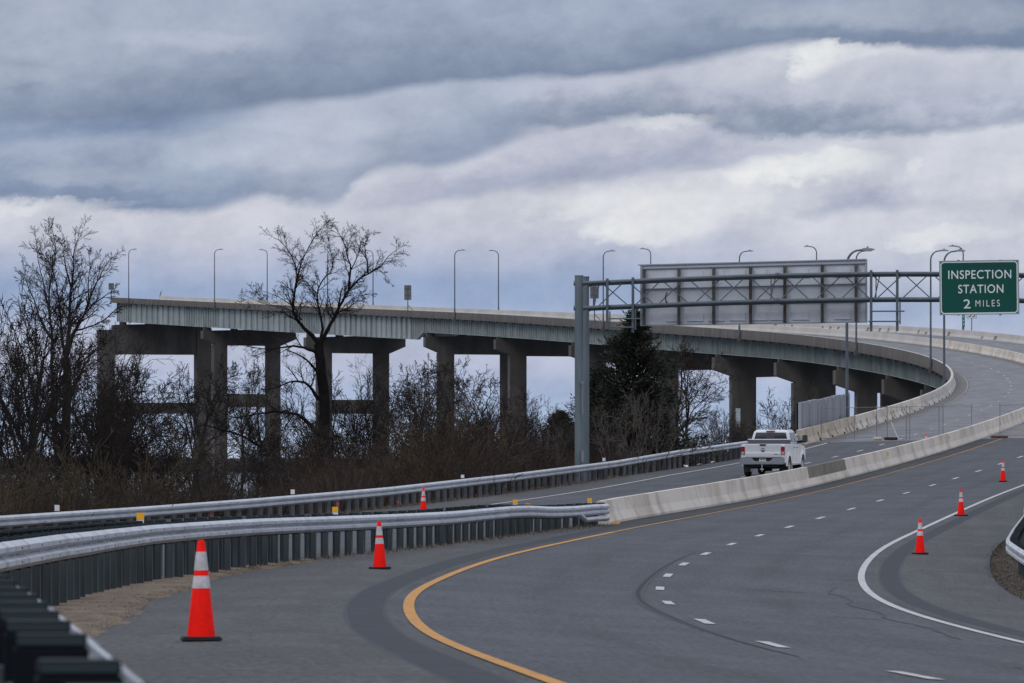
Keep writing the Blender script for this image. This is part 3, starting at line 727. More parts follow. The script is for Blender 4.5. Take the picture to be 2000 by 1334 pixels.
BT = [(18.3, -.49), (20.7, -.51), (24.8, -.53), (31.9, -.57), (50, -.70), (67, -.84), (80, -.885), (101, -1.01), (114.5, -1.07), (126, -1.095), (136.5, -1.145), (145, -1.175), (158, -1.20), (172.5, -1.17), (177, -1.19), (182, -1.26), (189, -1.28), (192, -1.26), (196.5, -1.27)]
BX = [(8, -.1), (13, -.66), (18.3, -1.18), (20.7, -1.38), (24.8, -1.75), (31.9, -2.42), (40, -3.45), (50, -4.35), (58, -4.95), (67, -5.30), (77.5, -5.42), (87.8, -5.56), (94.3, -5.72), (101, -5.80), (108, -5.84), (116, -5.60), (120, -5.32), (126.6, -4.80), (133.6, -4.25), (139, -3.68), (145, -2.98), (150, -2.3), (159, -1.33), (172, -.04), (184.7, 1.38), (196.8, 2.85)]
bt = np.array(BT); bx = np.array(BX)
def bpt(y, lat=0.0, dz=0.0): return (float(np.interp(y, bx[:, 0], bx[:, 1])) + lat, y, float(np.interp(y, bt[:, 0], bt[:, 1])) + dz)
pathB = [bpt(y) for y in steps(10, 196.8, 2.2)]
guardrail('guardrail', 'guardrail with closely set dark posts curving round the left shoulder to the concrete barrier', pathB, 1, POST, pstart=.25, lift=.03, thrie_end=8, group='guardrails along the road')
latB2 = lambda y: -np.interp(y, [30, 75, 110, 150, 185, 196], [1.0, .95, .95, .9, .75, .35])
pathB2 = [bpt(y, float(latB2(y)), .035) for y in steps(22, 196, 2.2)]
guardrail('guardrail', 'dark backed guardrail close behind the swept left hand guardrail, topped by small yellow reflectors', pathB2, -1, POST, blocks=True,
          refl=[(115, AMB, .12), (144, AMB, .12), (178.5, AMB, .12), (181.5, AMB, .03), (194, AMB, .12)], group='guardrails along the road')
CZ = np.array([(100, -1.9), (150, -1.55), (172, -1.43), (190, -1.31), (206, -1.17), (233, -.93), (266, -.51), (297, 0.), (318, .51), (340, .99), (352, 1.2), (366, 1.47), (374, 1.66)])
pathC = [(float(np.interp(y, CP[:, 0], CP[:, 1])), y, float(np.interp(y, CZ[:, 0], CZ[:, 1]))) for y in steps(112, 371, 2.0)]
guardrail('guardrail', 'far guardrail with spaced grey posts in front of the brush, ending at the tan parapet', pathC, 1, POSTC, blocks=False, pstart=.4,
          refl=[(180, WREF, .16), (214.5, WREF, .15), (253, WREF, .12), (294.5, WREF, .15)], group='guardrails along the road')
pathE = [(9.35, 100, -2.15), (9.9, 118, -2.05), (10.35, 130, -1.96), (10.9, 141.9, -1.90), (11.05, 145, -1.89), (11.42, 152.7, -1.84), (11.75, 157.3, -1.82), (12.95, 171.5, -1.74), (15.1, 196.3, -1.62), (19.0, 235, -1.15), (23, 270, -.6)]
guardrail('guardrail', 'guardrail just entering the picture at the right edge beyond the right shoulder', pathE, -1, POST, pstart=.5, group='guardrails along the road')

# ------------------------------------------------------------------ dry grass
def grass():
    poly = [(40, -3.1, -2.2), (50, -3.9, -3.0), (60.5, -4.55, -3.94), (69.8, -5.1, -4.16), (79, -5.35, -4.45), (89.8, -5.6, -4.84), (98.3, -5.8, -4.83), (112, -5.75, -5.18), (121, -5.25, -5.0), (128, -4.7, -4.55), (136, -4.0, -3.95)]
    mb = MB(); rings = []
    rng = random.Random(4); prev = None
    ys = steps(40, 136, .5); a = np.array(poly)
    for y in ys:
        x0 = np.interp(y, a[:, 0], a[:, 1]) - .5; x1 = np.interp(y, a[:, 0], a[:, 2]) + .07 * math.sin(y * .9) + .04 * math.sin(y * 2.3) + rng.uniform(-.025, .025)
        rings.append([Vector((x0 + (x1 - x0) * t, y, surf(x0 + (x1 - x0) * t, y) + (.006 if t == 1 else .03 + .02 * math.sin(y * 2.3 + t * 5)))) for t in (0, .3, .55, .8, 1)])
    mb.loft(rings, closed=False); tag(mb.build('verge', DRYG, fix=False), kind='structure')
    # blades: matted dead grass
    rs = np.random.RandomState(6); nb = NB(); n = 17000
    y = rs.uniform(42, 135, n); t = rs.rand(n)
    x0 = np.interp(y, a[:, 0], a[:, 1]) - .4; x1 = np.interp(y, a[:, 0], a[:, 2]) + .05; x = x0 + (x1 - x0) * t
    for i in range(n):
        z = surf(x[i], y[i]) + .02; an = rs.uniform(0, 6.3); l = rs.uniform(.04, .14); w = .003; c, s_ = math.cos(an), math.sin(an); hgt = rs.uniform(.004, .028)
        nb.add(np.array([(x[i] - s_ * w, y[i] + c * w, z), (x[i] + s_ * w, y[i] - c * w, z), (x[i] + c * l + s_ * w * .4, y[i] + s_ * l, z + hgt), (x[i] + c * l - s_ * w * .4, y[i] + s_ * l, z + hgt)]), np.array([[0, 1, 2, 3]]))
    # tufts at the feet of the posts further on, and along the far guardrail
    for i in range(5200):
        if i < 1200: yy = rs.uniform(120, 196); xx = bpt(yy)[0] + rs.normal(0, .12)
        else: yy = rs.uniform(165, 300); xx = float(np.interp(yy, CP[:, 0], CP[:, 1])) + rs.normal(.1, .25)
        z = surf(xx, yy); an = rs.uniform(0, 6.3); l = rs.uniform(.04, .14); w = .008; c, s_ = math.cos(an), math.sin(an); hgt = rs.uniform(.03, .12)
        nb.add(np.array([(xx - s_ * w, yy + c * w, z), (xx + s_ * w, yy - c * w, z), (xx + c * l, yy + s_ * l, z + hgt), (xx + c * l - s_ * w * .4, yy + s_ * l, z + hgt)]), np.array([[0, 1, 2, 3]]))
    o = link('dry_grass', nb.mesh('dry_grass', DRYG)); tag(o, 'matted dead grass at the feet of the guardrail posts', 'grass', kind='stuff')
    nb = NB()
    for i in range(9000):
        yy = rs.uniform(118, 190); xx = float(xm(yy)) + (12.15 + abs(rs.normal(0, .9))) * 1.0 - .1
        z = surf(min(xx, float(xm(yy)) + 12.1), yy) - .02; an = rs.uniform(0, 6.3); l = rs.uniform(.05, .2); w = .006; c, s_ = math.cos(an), math.sin(an); hgt = rs.uniform(.01, .06)
        nb.add(np.array([(xx - s_ * w, yy + c * w, z), (xx + s_ * w, yy - c * w, z), (xx + c * l, yy + s_ * l, z + hgt), (xx + c * l - s_ * w * .4, yy + s_ * l, z + hgt)]), np.array([[0, 1, 2, 3]]))
    o = link('verge_grass', nb.mesh('verge_grass', mat('brown_dry_grass', (.10, .075, .045), .95, col2=(.045, .035, .022), scale=1.2))); tag(o, 'low brown dry grass under the guardrail at the right edge', 'grass', kind='stuff')
grass()

# ------------------------------------------------------------------ traffic cones
def make_cone():
    t = thing('traffic_cone', 'x', 'traffic cone')
    mb = MB(); mb.box((0, 0, .022), (.36, .36, .044)); mb.build('base', RUBB, t, bevel=.015)
    mb = MB()
    for sx in (-1, 1):
        for sy in (-1, 1): mb.box((sx * .13, sy * .13, .010), (.07, .07, .02))
    mb.build('foot', RUBB, t)
    def fr(z0, z1, extra=0.0, n=20):
        rr = lambda z: .128 - (.128 - .032) * (z - .04) / .86 + extra
        return [[(rr(z) * math.cos(2 * math.pi * k / n), rr(z) * math.sin(2 * math.pi * k / n), z) for k in range(n)] for z in (z0, z1)]
    mb = MB(); r = fr(.04, .89) + [[(.022 * math.cos(2 * math.pi * k / 20), .022 * math.sin(2 * math.pi * k / 20), .905) for k in range(20)]]
    mb.loft(r); mb.build('body', ORNG, t, smooth=R(40))
    for a, b in ((.475, .585), (.635, .80)):
        mb = MB(); mb.loft(fr(a, b, .003)); mb.build('collar', REFL, t, smooth=R(40))
    return t
CONES = [(393, 59.5, None, 'traffic cone nearest the camera, beside the dry grass on the left shoulder'),
         (742, 124.5, None, 'traffic cone in front of the swept guardrail, left of the yellow line'),
         (827, 217, None, 'traffic cone on the far side of the swept guardrails, on the left roadway'),
         (1797, 168.7, None, 'traffic cone standing inside the bend of the white edge line'),
         (1877, 224, None, 'traffic cone standing on the end of the white edge line'),
         (1959, 283.3, None, 'farthest traffic cone on the right roadway, near a lane dash'),
         (2003, 205, None, 'traffic cone at the right edge behind the guardrail, only its edge in the picture'),
         (1816, 366, -2.6, 'traffic cone behind the concrete barrier, only its orange tip showing')]
proto = None; rc = random.Random(9)
for px, y, off, lab in CONES:
    x = (px - 1000) / F * y; p = Vector((x, y, surf(x, y) + .004)); rz = heading(y) + rc.uniform(-.5, .5)
    if px == 1816: p = rp(-.62, 346, .004); x = p.x
    if proto is None: proto = make_cone(); proto.location = p; proto.rotation_euler = (0, 0, .12)
    else: dup(proto, p, rz)
    o = [q for q in COL.objects if q.name.startswith('traffic_cone')][-1]; o['label'] = lab; o['group'] = 'traffic cones along the road'
    if px == 742: o.rotation_euler = (R(0), R(-1.0), .3)

# ------------------------------------------------------------------ sign gantry
GA = Vector((.991, -.134, 0)); GN = Vector((.134, .991, 0)); G0 = Vector((3.1, 290, 0))
def gt(px, d=0.0): u = (px - 1000) / F; return (u * (290 + .991 * d) - 3.1 - .134 * d) / (.991 + .134 * u)
def gp(t, d, z): return G0 + GA * t + GN * d + Vector((0, 0, z))
def zt(t): return 7.74 + .36 * math.sin(min(max(t / 27, 0), 1) * math.pi) * 1.02
def zb(t): return 6.66 + .34 * math.sin(min(max(t / 27, 0), 1) * math.pi)
MG = Matrix.Rotation(math.atan2(GA.y, GA.x), 3, 'Z')
def text_obj(name, body, size, m, bold=.012, space=1.12):
    cu = bpy.data.curves.new(name, 'FONT'); cu.body = body; cu.size = size; cu.align_x = 'CENTER'; cu.align_y = 'CENTER'
    cu.space_character = space; cu.offset = bold * size; cu.extrude = .004; cu.resolution_u = 6
    ob = bpy.data.objects.new(name, cu); COL.objects.link(ob); dg = bpy.context.evaluated_depsgraph_get(); dg.update()
    me = bpy.data.meshes.new_from_object(ob.evaluated_get(dg)); COL.objects.unlink(ob); bpy.data.objects.remove(ob)
    me.materials.clear(); me.materials.append(m); return me
def gantry():
    g = thing('sign_gantry', 'blue grey steel truss gantry spanning both roadways on twin columns', 'gantry', tuple(gp(0, 0, -1.0))); b = Vector(g.location)
    TE = 27.5; D2 = 2.1
    for t, zbase in ((-.18, -2.2), (TE, -2.5)):
        for d, top in ((0, 8.05), (D2, 8.06)):
            mb = MB(); c = gp(t, d, 0) - b; mb.tube([c + Vector((0, 0, zbase)), c + Vector((0, 0, top))], .19 if d == 0 else .185, 20)
            mb.tube([c + Vector((0, 0, top)), c + Vector((0, 0, top + .03))], .20, 20)
            mb.tube([c + Vector((0, 0, zbase)), c + Vector((0, 0, zbase + .9))], .36, 16)
            for z in (7.74, 6.66): mb.tube([c + Vector((-.24, 0, z)), c + Vector((.24, 0, z))], .11, 10)
            o = mb.build('column', GANTL, g, smooth=R(40))
    for zf in (zt, zb):
        for d in (-.0, D2):
            mb = MB(); mb.tube([gp(t, d - .02, zf(t)) - b for t in np.linspace(0, TE, 30)], .083, 12)
            tq = gt(1519)
            for q in (-.09, -.03, .03, .09): mb.tube([gp(tq + q - .018, d - .02, zf(tq)) - b, gp(tq + q + .018, d - .02, zf(tq)) - b], .135 if abs(q) < .05 else .11, 12)
            mb.build('chord', GANT, g, smooth=R(40))
    npn = 20; ts = np.linspace(.55, TE - .4, npn + 1)
    for d, ph in ((0, 0), (D2, 1)):
        mb = MB()
        for i in range(npn):
            a, c = ts[i] + .06, ts[i + 1] - .06
            if (i + ph) % 2: mb.tube([gp(a, d, zt(a)) - b, gp(c, d, zb(c)) - b], .027, 6)
            else: mb.tube([gp(a, d, zb(a)) - b, gp(c, d, zt(c)) - b], .027, 6)
        for t in (ts[0] - .1, gt(1506), gt(1711), ts[-1]): mb.tube([gp(t, d, zt(t)) - b, gp(t - .12 * d, d, zb(t)) - b], .027, 6)
        mb.build('bracing', GANT, g)
    mb = MB()
    for zf in (zt, zb):
        for i in range(0, npn):
            a, c = ts[i], ts[i + 1]
            if i % 2: a, c = c, a
            mb.tube([gp(a, 0, zf(a)) - b, gp(c, D2, zf(c)) - b], .025, 6)
    mb.build('cross_bracing', GANT, g)
    for px, bot in ((1187, 5.72), (1237, 5.58), (1702, 5.60), (1753, 5.62)):
        t = gt(px); mb = MB()
        mb.box(gp(t, -.11, (bot + zt(t) + .15) / 2) - b, (.11, .012, zt(t) + .15 - bot), MG); mb.box(gp(t, -.21, (bot + zt(t) + .15) / 2) - b, (.11, .012, zt(t) + .15 - bot), MG)
        mb.box(gp(t, -.16, (bot + zt(t) + .15) / 2) - b, (.012, .088, zt(t) + .15 - bot), MG); mb.build('hanger', GANT, g)
    mb = MB()
    for pa, pb, z in ((1190, 1252, 6.18), (1190, 1240, 5.80), (1703, 1768, 6.47), (1697, 1758, 6.03)):
        mb.tube([gp(gt(pa), -.35, z) - b, gp(gt(pb), -.35, z) - b], .035, 6)
    for px, z0, z1 in ((1193, 5.8, 6.5), (1243, 5.7, 6.6), (1759, 5.9, 6.9)): mb.tube([gp(gt(px), -.35, z0) - b, gp(gt(px), -.35, z1) - b], .035, 6)
    mb.build('sign_rail', GANT, g)
    mb = MB(); c = gp(-.0, -.25, 3.4) - b; mb.tube([c, c + Vector((0, 0, -1.4))], .03, 6); mb.box(c + Vector((0, 0, 0)), (.14, .12, .10)); mb.box(c + Vector((0, -.02, -3.2)), (.12, .1, .5))
    mb.build('conduit', LAMPH, g)
    mb = MB(); c = gp(gt(1303), -.05, zb(gt(1303)) + .05) - b
    mb.tube([c, c + Vector((-.05, 0, .12)), c + Vector((-.07, 0, .28)), c + Vector((-.03, 0, .42)), c + Vector((.02, 0, .46))], [.05, .03, .03, .03, .045], 6); mb.build('camera_bracket', BRKT, g)
    # big sign seen from behind
    s = thing('road_sign', 'wide sign panel seen from behind, grey with seven dark upright beams, hung on the gantry', 'road sign', tuple(gp(gt(1472), 2.75, 5.9))); sb = Vector(s.location)
    t0, t1 = gt(1253, 2.72), gt(1692, 2.72); dd = 2.72
    Z0 = lambda t: 5.92 + .12 * (t - t0) / (t1 - t0); Z1 = lambda t: 8.60 + .21 * (t - t0) / (t1 - t0)
    mb = MB(); q = [gp(t0, dd, Z0(t0)), gp(t1, dd, Z0(t1)), gp(t1, dd, Z1(t1)), gp(t0, dd, Z1(t0))]
    mb.add([v - sb for v in q] + [v + GN * .05 - sb for v in q], [(0, 3, 2, 1), (4, 5, 6, 7), (0, 1, 5, 4), (1, 2, 6, 5), (2, 3, 7, 6), (3, 0, 4, 7)]); mb.build('panel', ALU, s)
    mb = MB()
    for z, a, h in ((Z1, t0 - .15, .05), (lambda t: Z1(t) - .16, t0, .04), (lambda t: Z0(t) + .03, t0, .06), (lambda t: Z0(t) + .95, t0, .035), (lambda t: Z1(t) - 1.05, t0, .03)):
        mb.beam(gp(a, dd - .05, z(a)) - sb, gp(t1, dd - .05, z(t1)) - sb, .10, h)
    mb.beam(gp(t0, dd - .05, Z0(t0)) - sb, gp(t0, dd - .05, Z1(t0)) - sb, .04, .10, GA); mb.beam(gp(t1, dd - .05, Z0(t1)) - sb, gp(t1, dd - .05, Z1(t1)) - sb, .04, .10, GA)
    mb.build('frame', ALUD, s)
    for px in (1258, 1326, 1394, 1466, 1533, 1606, 1672):
        t = gt(px, 2.6); mb = MB(); h = Z1(t) - Z0(t) - .22; c = gp(t, dd - .16, (Z0(t) + Z1(t)) / 2 - .08) - sb
        mb.box(c + GN * .075, (.12, .014, h), MG); mb.box(c - GN * .075, (.12, .014, h), MG); mb.box(c, (.014, .136, h), MG); mb.build('beam', RUST, s)
    for row, (za, zb_) in enumerate(((7.98, 8.33), (6.12, 6.47))):
        for k, px in enumerate((1317, 1358, 1399, 1441, 1483, 1520, 1564, 1646)):
            t = gt(px, 2.7); c = gp(t, dd - .02, (za + zb_) / 2 + .10 * (t - t0) / (t1 - t0)) - sb
            mb = MB(); mb.box(c, (.68, .03, .34), MG); mb.box(c - Vector((0, 0, .18)) - GN * .02, (.74, .05, .025), MG); mb.build('backing_plate', ALU, s)
    # green guide sign
    s = thing('road_sign', 'green guide sign with white lettering about an inspection station, hung on the gantry', 'road sign', tuple(gp(gt(1912), -.42, 6.35))); sb = Vector(s.location)
    ta, tb_ = gt(1836, -.42), gt(1989, -.42); wd = tb_ - ta; z0, z1 = 6.33, 8.63; zc = (z0 + z1) / 2; tcn = (ta + tb_) / 2; hh = z1 - z0
    tilt = Matrix.Rotation(R(-.9), 4, 'Y')
    M4 = Matrix.Translation(gp(tcn, -.42, zc) - sb) @ MG.to_4x4() @ Matrix.Rotation(R(-.6), 4, 'Y') @ Matrix.Rotation(R(90), 4, 'X')
    def rr(w, h, r, z, n=5):
        out = []
        for cx, cy, a0 in ((w / 2 - r, h / 2 - r, 0), (-w / 2 + r, h / 2 - r, 90), (-w / 2 + r, -h / 2 + r, 180), (w / 2 - r, -h / 2 + r, 270)):
            for k in range(n + 1): a = R(a0 + 90 * k / n); out.append((cx + r * math.cos(a), cy + r * math.sin(a), z))
        return out
    mb = MB(); mb.loft([rr(wd, hh, .02, -.05), rr(wd, hh, .02, 0)]); o = mb.build('panel', GREEN, s); o.matrix_local = M4
    mb = MB(); o_, i_ = rr(wd - .05, hh - .05, .16, .006, 7), rr(wd - .14, hh - .14, .12, .006, 7); nn = len(o_)
    mb.add(o_ + i_, [(k, (k + 1) % nn, nn + (k + 1) % nn, nn + k) for k in range(nn)]); o = mb.build('border', SIGNW, s, fix=False); o.matrix_local = M4
    mb = MB()
    for cx, cy, sx, sy in ((0, hh / 2, wd + .06, .05), (0, -hh / 2, wd + .06, .05), (-wd / 2, 0, .06, hh), (wd / 2, 0, .06, hh)): mb.box((cx, cy, -.02), (sx, sy, .07))
    o = mb.build('frame', ALUD, s); o.matrix_local = M4
    for body, size, x, y, sp, tw in (('INSPECTION', .50, .03, .565, 1.1, 2.72), ('STATION', .50, .07, -.06, 1.1, 1.95), ('2', .56, -.53, -.70, 1, .30), ('MILES', .385, .36, -.685, 1.4, 1.05)):
        me = text_obj('lettering', body, size, SIGNW, -.004 if body == 'MILES' else .006, sp)
        vs = np.array([v.co[:] for v in me.vertices]); k = tw / (vs[:, 0].max() - vs[:, 0].min()); hk = {'INSPECTION': .37, 'STATION': .37, '2': .39, 'MILES': .28}[body] / (vs[:, 1].max() - vs[:, 1].min())
        c = (vs.max(0) + vs.min(0)) / 2
        for v in me.vertices: v.co = ((v.co.x - c[0]) * k, (v.co.y - c[1]) * hk, v.co.z)
        o = link('lettering', me, s); o.matrix_local = M4 @ Matrix.Translation((x, y, .006))
    mb = MB()
    for q in (-.9, .9): mb.box(gp(tcn + q, -.27, zc) - sb, (.10, .16, hh + .1), MG)
    mb.build('bracket', GANT, s)
gantry()

# ------------------------------------------------------------------ street lamps on the bridge
def lamp(p, h, ang, label, reach=1.45):
    t = thing('street_lamp', label, 'street lamp', tuple(p), ang, 'lamp posts along the bridge')
    mb = MB(); mb.tube([(0, 0, -.5), (0, 0, 1.2)], .13, 10); mb.tube([(0, 0, 1.2), (0, 0, h - 1.1)], [.105, .075], 10); mb.build('pole', LAMP, t, smooth=R(40))
    mb = MB(); pts = [(0, 0, h - 1.1)] + [(.75 * (1 - math.cos(a)), 0, h - 1.1 + .85 * math.sin(a)) for a in np.linspace(.25, math.pi / 2, 6)] + [(reach - .45, 0, h - .22)]
    mb.tube(pts, [.072] * 4 + [.06] * (len(pts) - 4), 8); mb.build('arm', LAMP, t, smooth=R(40))
    mb = MB(); rings = []
    for x, w, a, b in ((reach - .55, .06, -.05, .05), (reach - .35, .13, -.07, .09), (reach + .0, .16, -.07, .07), (reach + .22, .10, -.05, .03)):
        rings.append([(x, -w, h - .2 + a), (x, w, h - .2 + a), (x, w * .8, h - .2 + b), (x, -w * .8, h - .2 + b)])
    mb.loft(rings); mb.tube([(reach - .2, 0, h - .14), (reach - .2, 0, h - .02)], .06, 8); mb.build('lamp_head', LAMPH, t)
    mb = MB(); mb.box((.0, 0, -.25), (.45, .6, .5)); mb.build('bracket', FASC, t)
    return t
LL = [(1329, 10.81, 'lamp post nearest the broken end of the bridge, arm over the deck'), (1256, 11.01, 'second lamp post from the broken end on the near parapet'), (1161, 11.02, 'lamp post on the near parapet behind the middle of the tall bare tree'),
      (1044, 10.81, 'lamp post on the near parapet right of the double roadside sign'), (911, 10.66, 'lamp post on the near parapet just right of the gantry columns'), (794, 10.45, 'lamp post whose head shows above the middle of the grey sign panel, arm pointing right'),
      (698, 10.63, 'slim lamp post behind the right end of the grey sign panel'), (622, 11.16, 'lamp post on the near parapet left of the green sign, rising by the gantry truss'), (527, 11.46, 'lamp post on the near parapet passing behind the left of the green sign')]
for y, h, lab in LL: lamp(rp(LP - .35, y, .0), h, heading(y), lab)
p = rp(LP - .45, 402, 0); lamp(p, 11.1, heading(402), 'nearest and thickest lamp post, at the right end of the noise wall')
for y, h, lab in [(1302, 10.2, 'first lamp post on the far parapet, left of the tall bare tree'), (1219, 10.28, 'lamp post on the far parapet seen through the right of the tall bare tree'), (1118, 10.24, 'lamp post on the far parapet, third from the broken end, arm pointing left'),
                  (990, 10.35, 'lamp post above the left end of the grey sign panel, arm pointing left'), (863, 10.78, 'lamp post above the right half of the grey sign panel, arm pointing left')]:
    p = rp(RP + .4, y, 0); lamp(p, float(zm(y) + ee(y) * 10.5) + h - p.z, heading(y) + math.pi, lab)
t = lamp(rp(RP + .4, 756, 0), 10.54, heading(756) + math.pi, 'lamp post behind the green sign carrying a small green marker plate, arm pointing left')
mb = MB(); mb.box((.0, .17, 1.9), (.30, .03, 1.5)); mp_ = mb.build('marker_plate', mat('marker_green', (.01, .13, .11), .5), t)
mb = MB()
for k in range(3): mb.box((.0, .19, 1.45 + .42 * k), (.07, .008, .18)); 
mb.build('plate_mark', SIGNW, mp_)

# ------------------------------------------------------------------ small signs on the parapets
def back_sign(px, y, off, ytop, ybot, wpx, label, rows=1):
    s_ = F / y; p = rp(off, y, .8); t = thing('road_sign', label, 'road sign', tuple(p), 0, 'signs seen from behind on the bridge parapet')
    zt_ = (900 - ytop) / s_ - p.z; zb_ = (900 - ybot) / s_ - p.z; w = wpx / s_; x = (px - 1000) / s_ - p.x
    mb = MB(); mb.box((x, 0, (zt_ + zb_) / 2), (w, .05, zt_ - zb_)); mb.build('panel', mat('sign_back', (.16, .155, .16), .7, col2=(.11, .10, .11), scale=2), t)
    mb = MB(); mb.box((x, -.06, (zt_ - .3) / 2), (.16, .07, zt_ + .3))
    if rows > 1: 
        mb.box((x, -.06, zb_ + (zt_ - zb_) * .3), (w * .8, .06, .12)); mb.box((x, -.06, zb_ + (zt_ - zb_) * .75), (w * .8, .06, .12)); mb.tube([(x, -.1, .9), (x + 1.0, -.1, -.1)], .06, 6)
    mb.build('post', LAMP, t)
back_sign(796.5, 1089, LP - .2, 557, 586, 14, 'tall grey double sign seen from behind on a braced post, right of the bare tree', 2)
back_sign(217.5, 1344.5, LP - .2, 553, 566, 11, 'small square sign seen from behind at the broken end of the bridge')
back_sign(1161, 919, LP - .2, 559, 583, 17, 'brown backed sign beside the top of the gantry column', 2)
def speed_sign():
    y = 749; s_ = F / y; p = rp(RP + .3, y, .6); t = thing('road_sign', 'white speed limit sign with black figures, half hidden under the green sign', 'road sign', tuple(p))
    x = (1898 - 1000) / s_ - p.x; zb_ = (900 - 622) / s_ - p.z; w, h = 20.5 / s_, 25 / s_
    mb = MB(); mb.box((x, 0, zb_ + h / 2), (w, .03, h)); mb.build('panel', SIGNW, t)
    mb = MB()
    for a, b, c, d in ((0, h / 2 - .05, w - .08, .03), (0, -h / 2 + .05, w - .08, .03), (-w / 2 + .05, 0, .03, h - .1), (w / 2 - .05, 0, .03, h - .1)): mb.box((x + a, -.022, zb_ + h / 2 + b), (c, .008, d))
    mb.build('border', BLACK, t)
    for body, size, zz, hgt, wid in (('SPEED', .25, 1.22, .17, .75), ('LIMIT', .25, .98, .17, .7), ('55', .8, .46, .58, .78)):
        me = text_obj('lettering', body, size, BLACK, .012, 1.05); vs = np.array([v.co[:] for v in me.vertices]); c = (vs.max(0) + vs.min(0)) / 2; k = wid / np.ptp(vs[:, 0]); hk = hgt / np.ptp(vs[:, 1])
        for v in me.vertices: v.co = ((v.co.x - c[0]) * k, (v.co.y - c[1]) * hk, v.co.z)
        o = link('lettering', me, t); o.matrix_local = Matrix.Translation((x, -.022, zb_ + zz * h / 1.44)) @ Matrix.Rotation(R(90), 4, 'X')
    mb = MB(); mb.box((x, .06, zb_ / 2 + .2), (.10, .06, zb_ + .9)); mb.build('post', LAMP, t)
speed_sign()
mb = MB(); p = rp(-.1, 1345, .8); mb.tube([p, p + Vector((.3, 0, 1.0))], .1, 6); tag(mb.build('marker_post', LAMP), 'thin stub post at the broken end of the far barrier', 'post')

# ------------------------------------------------------------------ noise wall beside the parapet
def noise_wall():
    t = thing('noise_wall', 'corrugated grey panel wall rising behind the start of the bridge parapet', 'wall', tuple(rp(LP - .6, 373)))
    b = Vector(t.location); ys = [372.5, 378, 383, 388, 393, 398, 404]
    for k in range(6):
        ya, yb = ys[k], ys[k + 1]; n = 16; mb = MB(); ring = []
        for i in range(n + 1):
            y = ya + (yb - ya) * i / n; d = .07 if i % 4 in (1, 2) else 0
            f = (y - 372.5) / 31.5; zt_ = (900 - (787 - 19 * f)) / F * y; zt_ += .03 * math.sin(k * 2.1)
            pb = rp(LP - .55 + d, y, .1); ring.append((pb - b, Vector((pb.x, pb.y, zt_)) - b))
        fr_ = [[a for a, _ in ring], [c for _, c in ring]]; bk = [[a + Vector((-.18, 0, 0)) for a, _ in ring], [c + Vector((-.18, 0, 0)) for _, c in ring]]
        mb.loft([fr_[0], fr_[1], bk[1], bk[0]], closed=False); mb.build('wall_panel', WALLM, t, fix=False)
    mb = MB()
    for y in ys:
        f = (y - 372.5) / 31.5; pb = rp(LP - .52, y, .1); zt_ = (900 - (786 - 19 * f)) / F * y; mb.beam(pb - b, Vector((pb.x, pb.y, zt_)) - b, .16, .2)
    mb.build('wall_post', ALUD, t)
noise_wall()

# ------------------------------------------------------------------ chain link fence panels across the roadways
def fence_panel(a, c, label, hgt=1.83, brace=True, post_top=.12):
    a, c = Vector(a), Vector(c); t = thing('chain_link_fence', label, 'fence', tuple(a), 0, 'temporary chain link fence panels'); d = (c - a); L = d.length; u = d.normalized(); up = Vector((0, 0, 1))
    mb = MB()
    for s in (0, L * .5, L): mb.tube([u * s, u * s + up * (hgt + (post_top if s != L * .5 else 0))], .017, 8)
    for z in (.12, hgt): mb.tube([up * z, d + up * z], .014, 8)
    mb.build('frame', FENC, t)
    mb = MB(); st = .085; n = int((L + hgt) / st)
    for k in range(n):
        s = k * st
        for sg in (1, -1):
            p0 = (s, .14) if s <= L else (L, .14 + s - L); e = min(hgt - p0[1], p0[0]); p1 = (p0[0] - e, p0[1] + e)
            if e < .05: continue
            if sg < 0: p0, p1 = (L - p0[0], p0[1]), (L - p1[0], p1[1])
            mb.tube([u * p0[0] + up * p0[1], u * p1[0] + up * p1[1]], .0014, 3, False)
    mb.build('wire_mesh', FENC, t, fix=False)
    return t
def fpx(px, y): x = (px - 1000) / F * y; return Vector((x, y, surf(x, y) + .01))
fence_panel(fpx(1604, 376.0), fpx(1733, 375.0), 'chain link fence panel by the tan parapet, left end of the row')
fence_panel(fpx(1712, 374.6), fpx(1842, 373.6), 'second chain link fence panel across the left roadway, overlapping the first')
fence_panel(fpx(1770, 374.2), fpx(1898, 373.0), 'third chain link fence panel across the left roadway, ending at the concrete barrier')
fence_panel(fpx(1953, 372.5), fpx(2085, 371.5), 'chain link fence panel on the right roadway behind the concrete barrier')
def lump(name, px, y, size, m, label, cat):
    mb = MB(); c = fpx(px, y); mb.box(c + Vector((0, 0, size[2] / 2)), size, Matrix.Rotation(.2, 3, 'Z')); o = mb.build(name, m, None, bevel=min(size) * .3, seg=2); tag(o, label, cat)
lump('ballast_block', 1714, 373.6, (.55, .4, .2), CONC, 'grey concrete block at the foot of the leftmost fence posts', 'block')
lump('sandbag', 1740, 373.4, (.75, .4, .16), BRUSHT, 'yellowish sandbag on the foot of the fence', 'sandbag')
lump('ballast_block', 1952, 371.9, (.95, .4, .14), mat('red_block', (.11, .06, .05), .9), 'red brown block under the right hand fence panel', 'block')
mb = MB(); q = fpx(1755, 373.4); mb.tube([q + Vector((0, -.1, .02)), q + Vector((-.38, .6, 1.0))], .02, 6); tag(mb.build('fence_brace', mat('pale_tube', (.5, .5, .52), .5)), 'pale leaning brace tube beside the sandbag', 'brace')

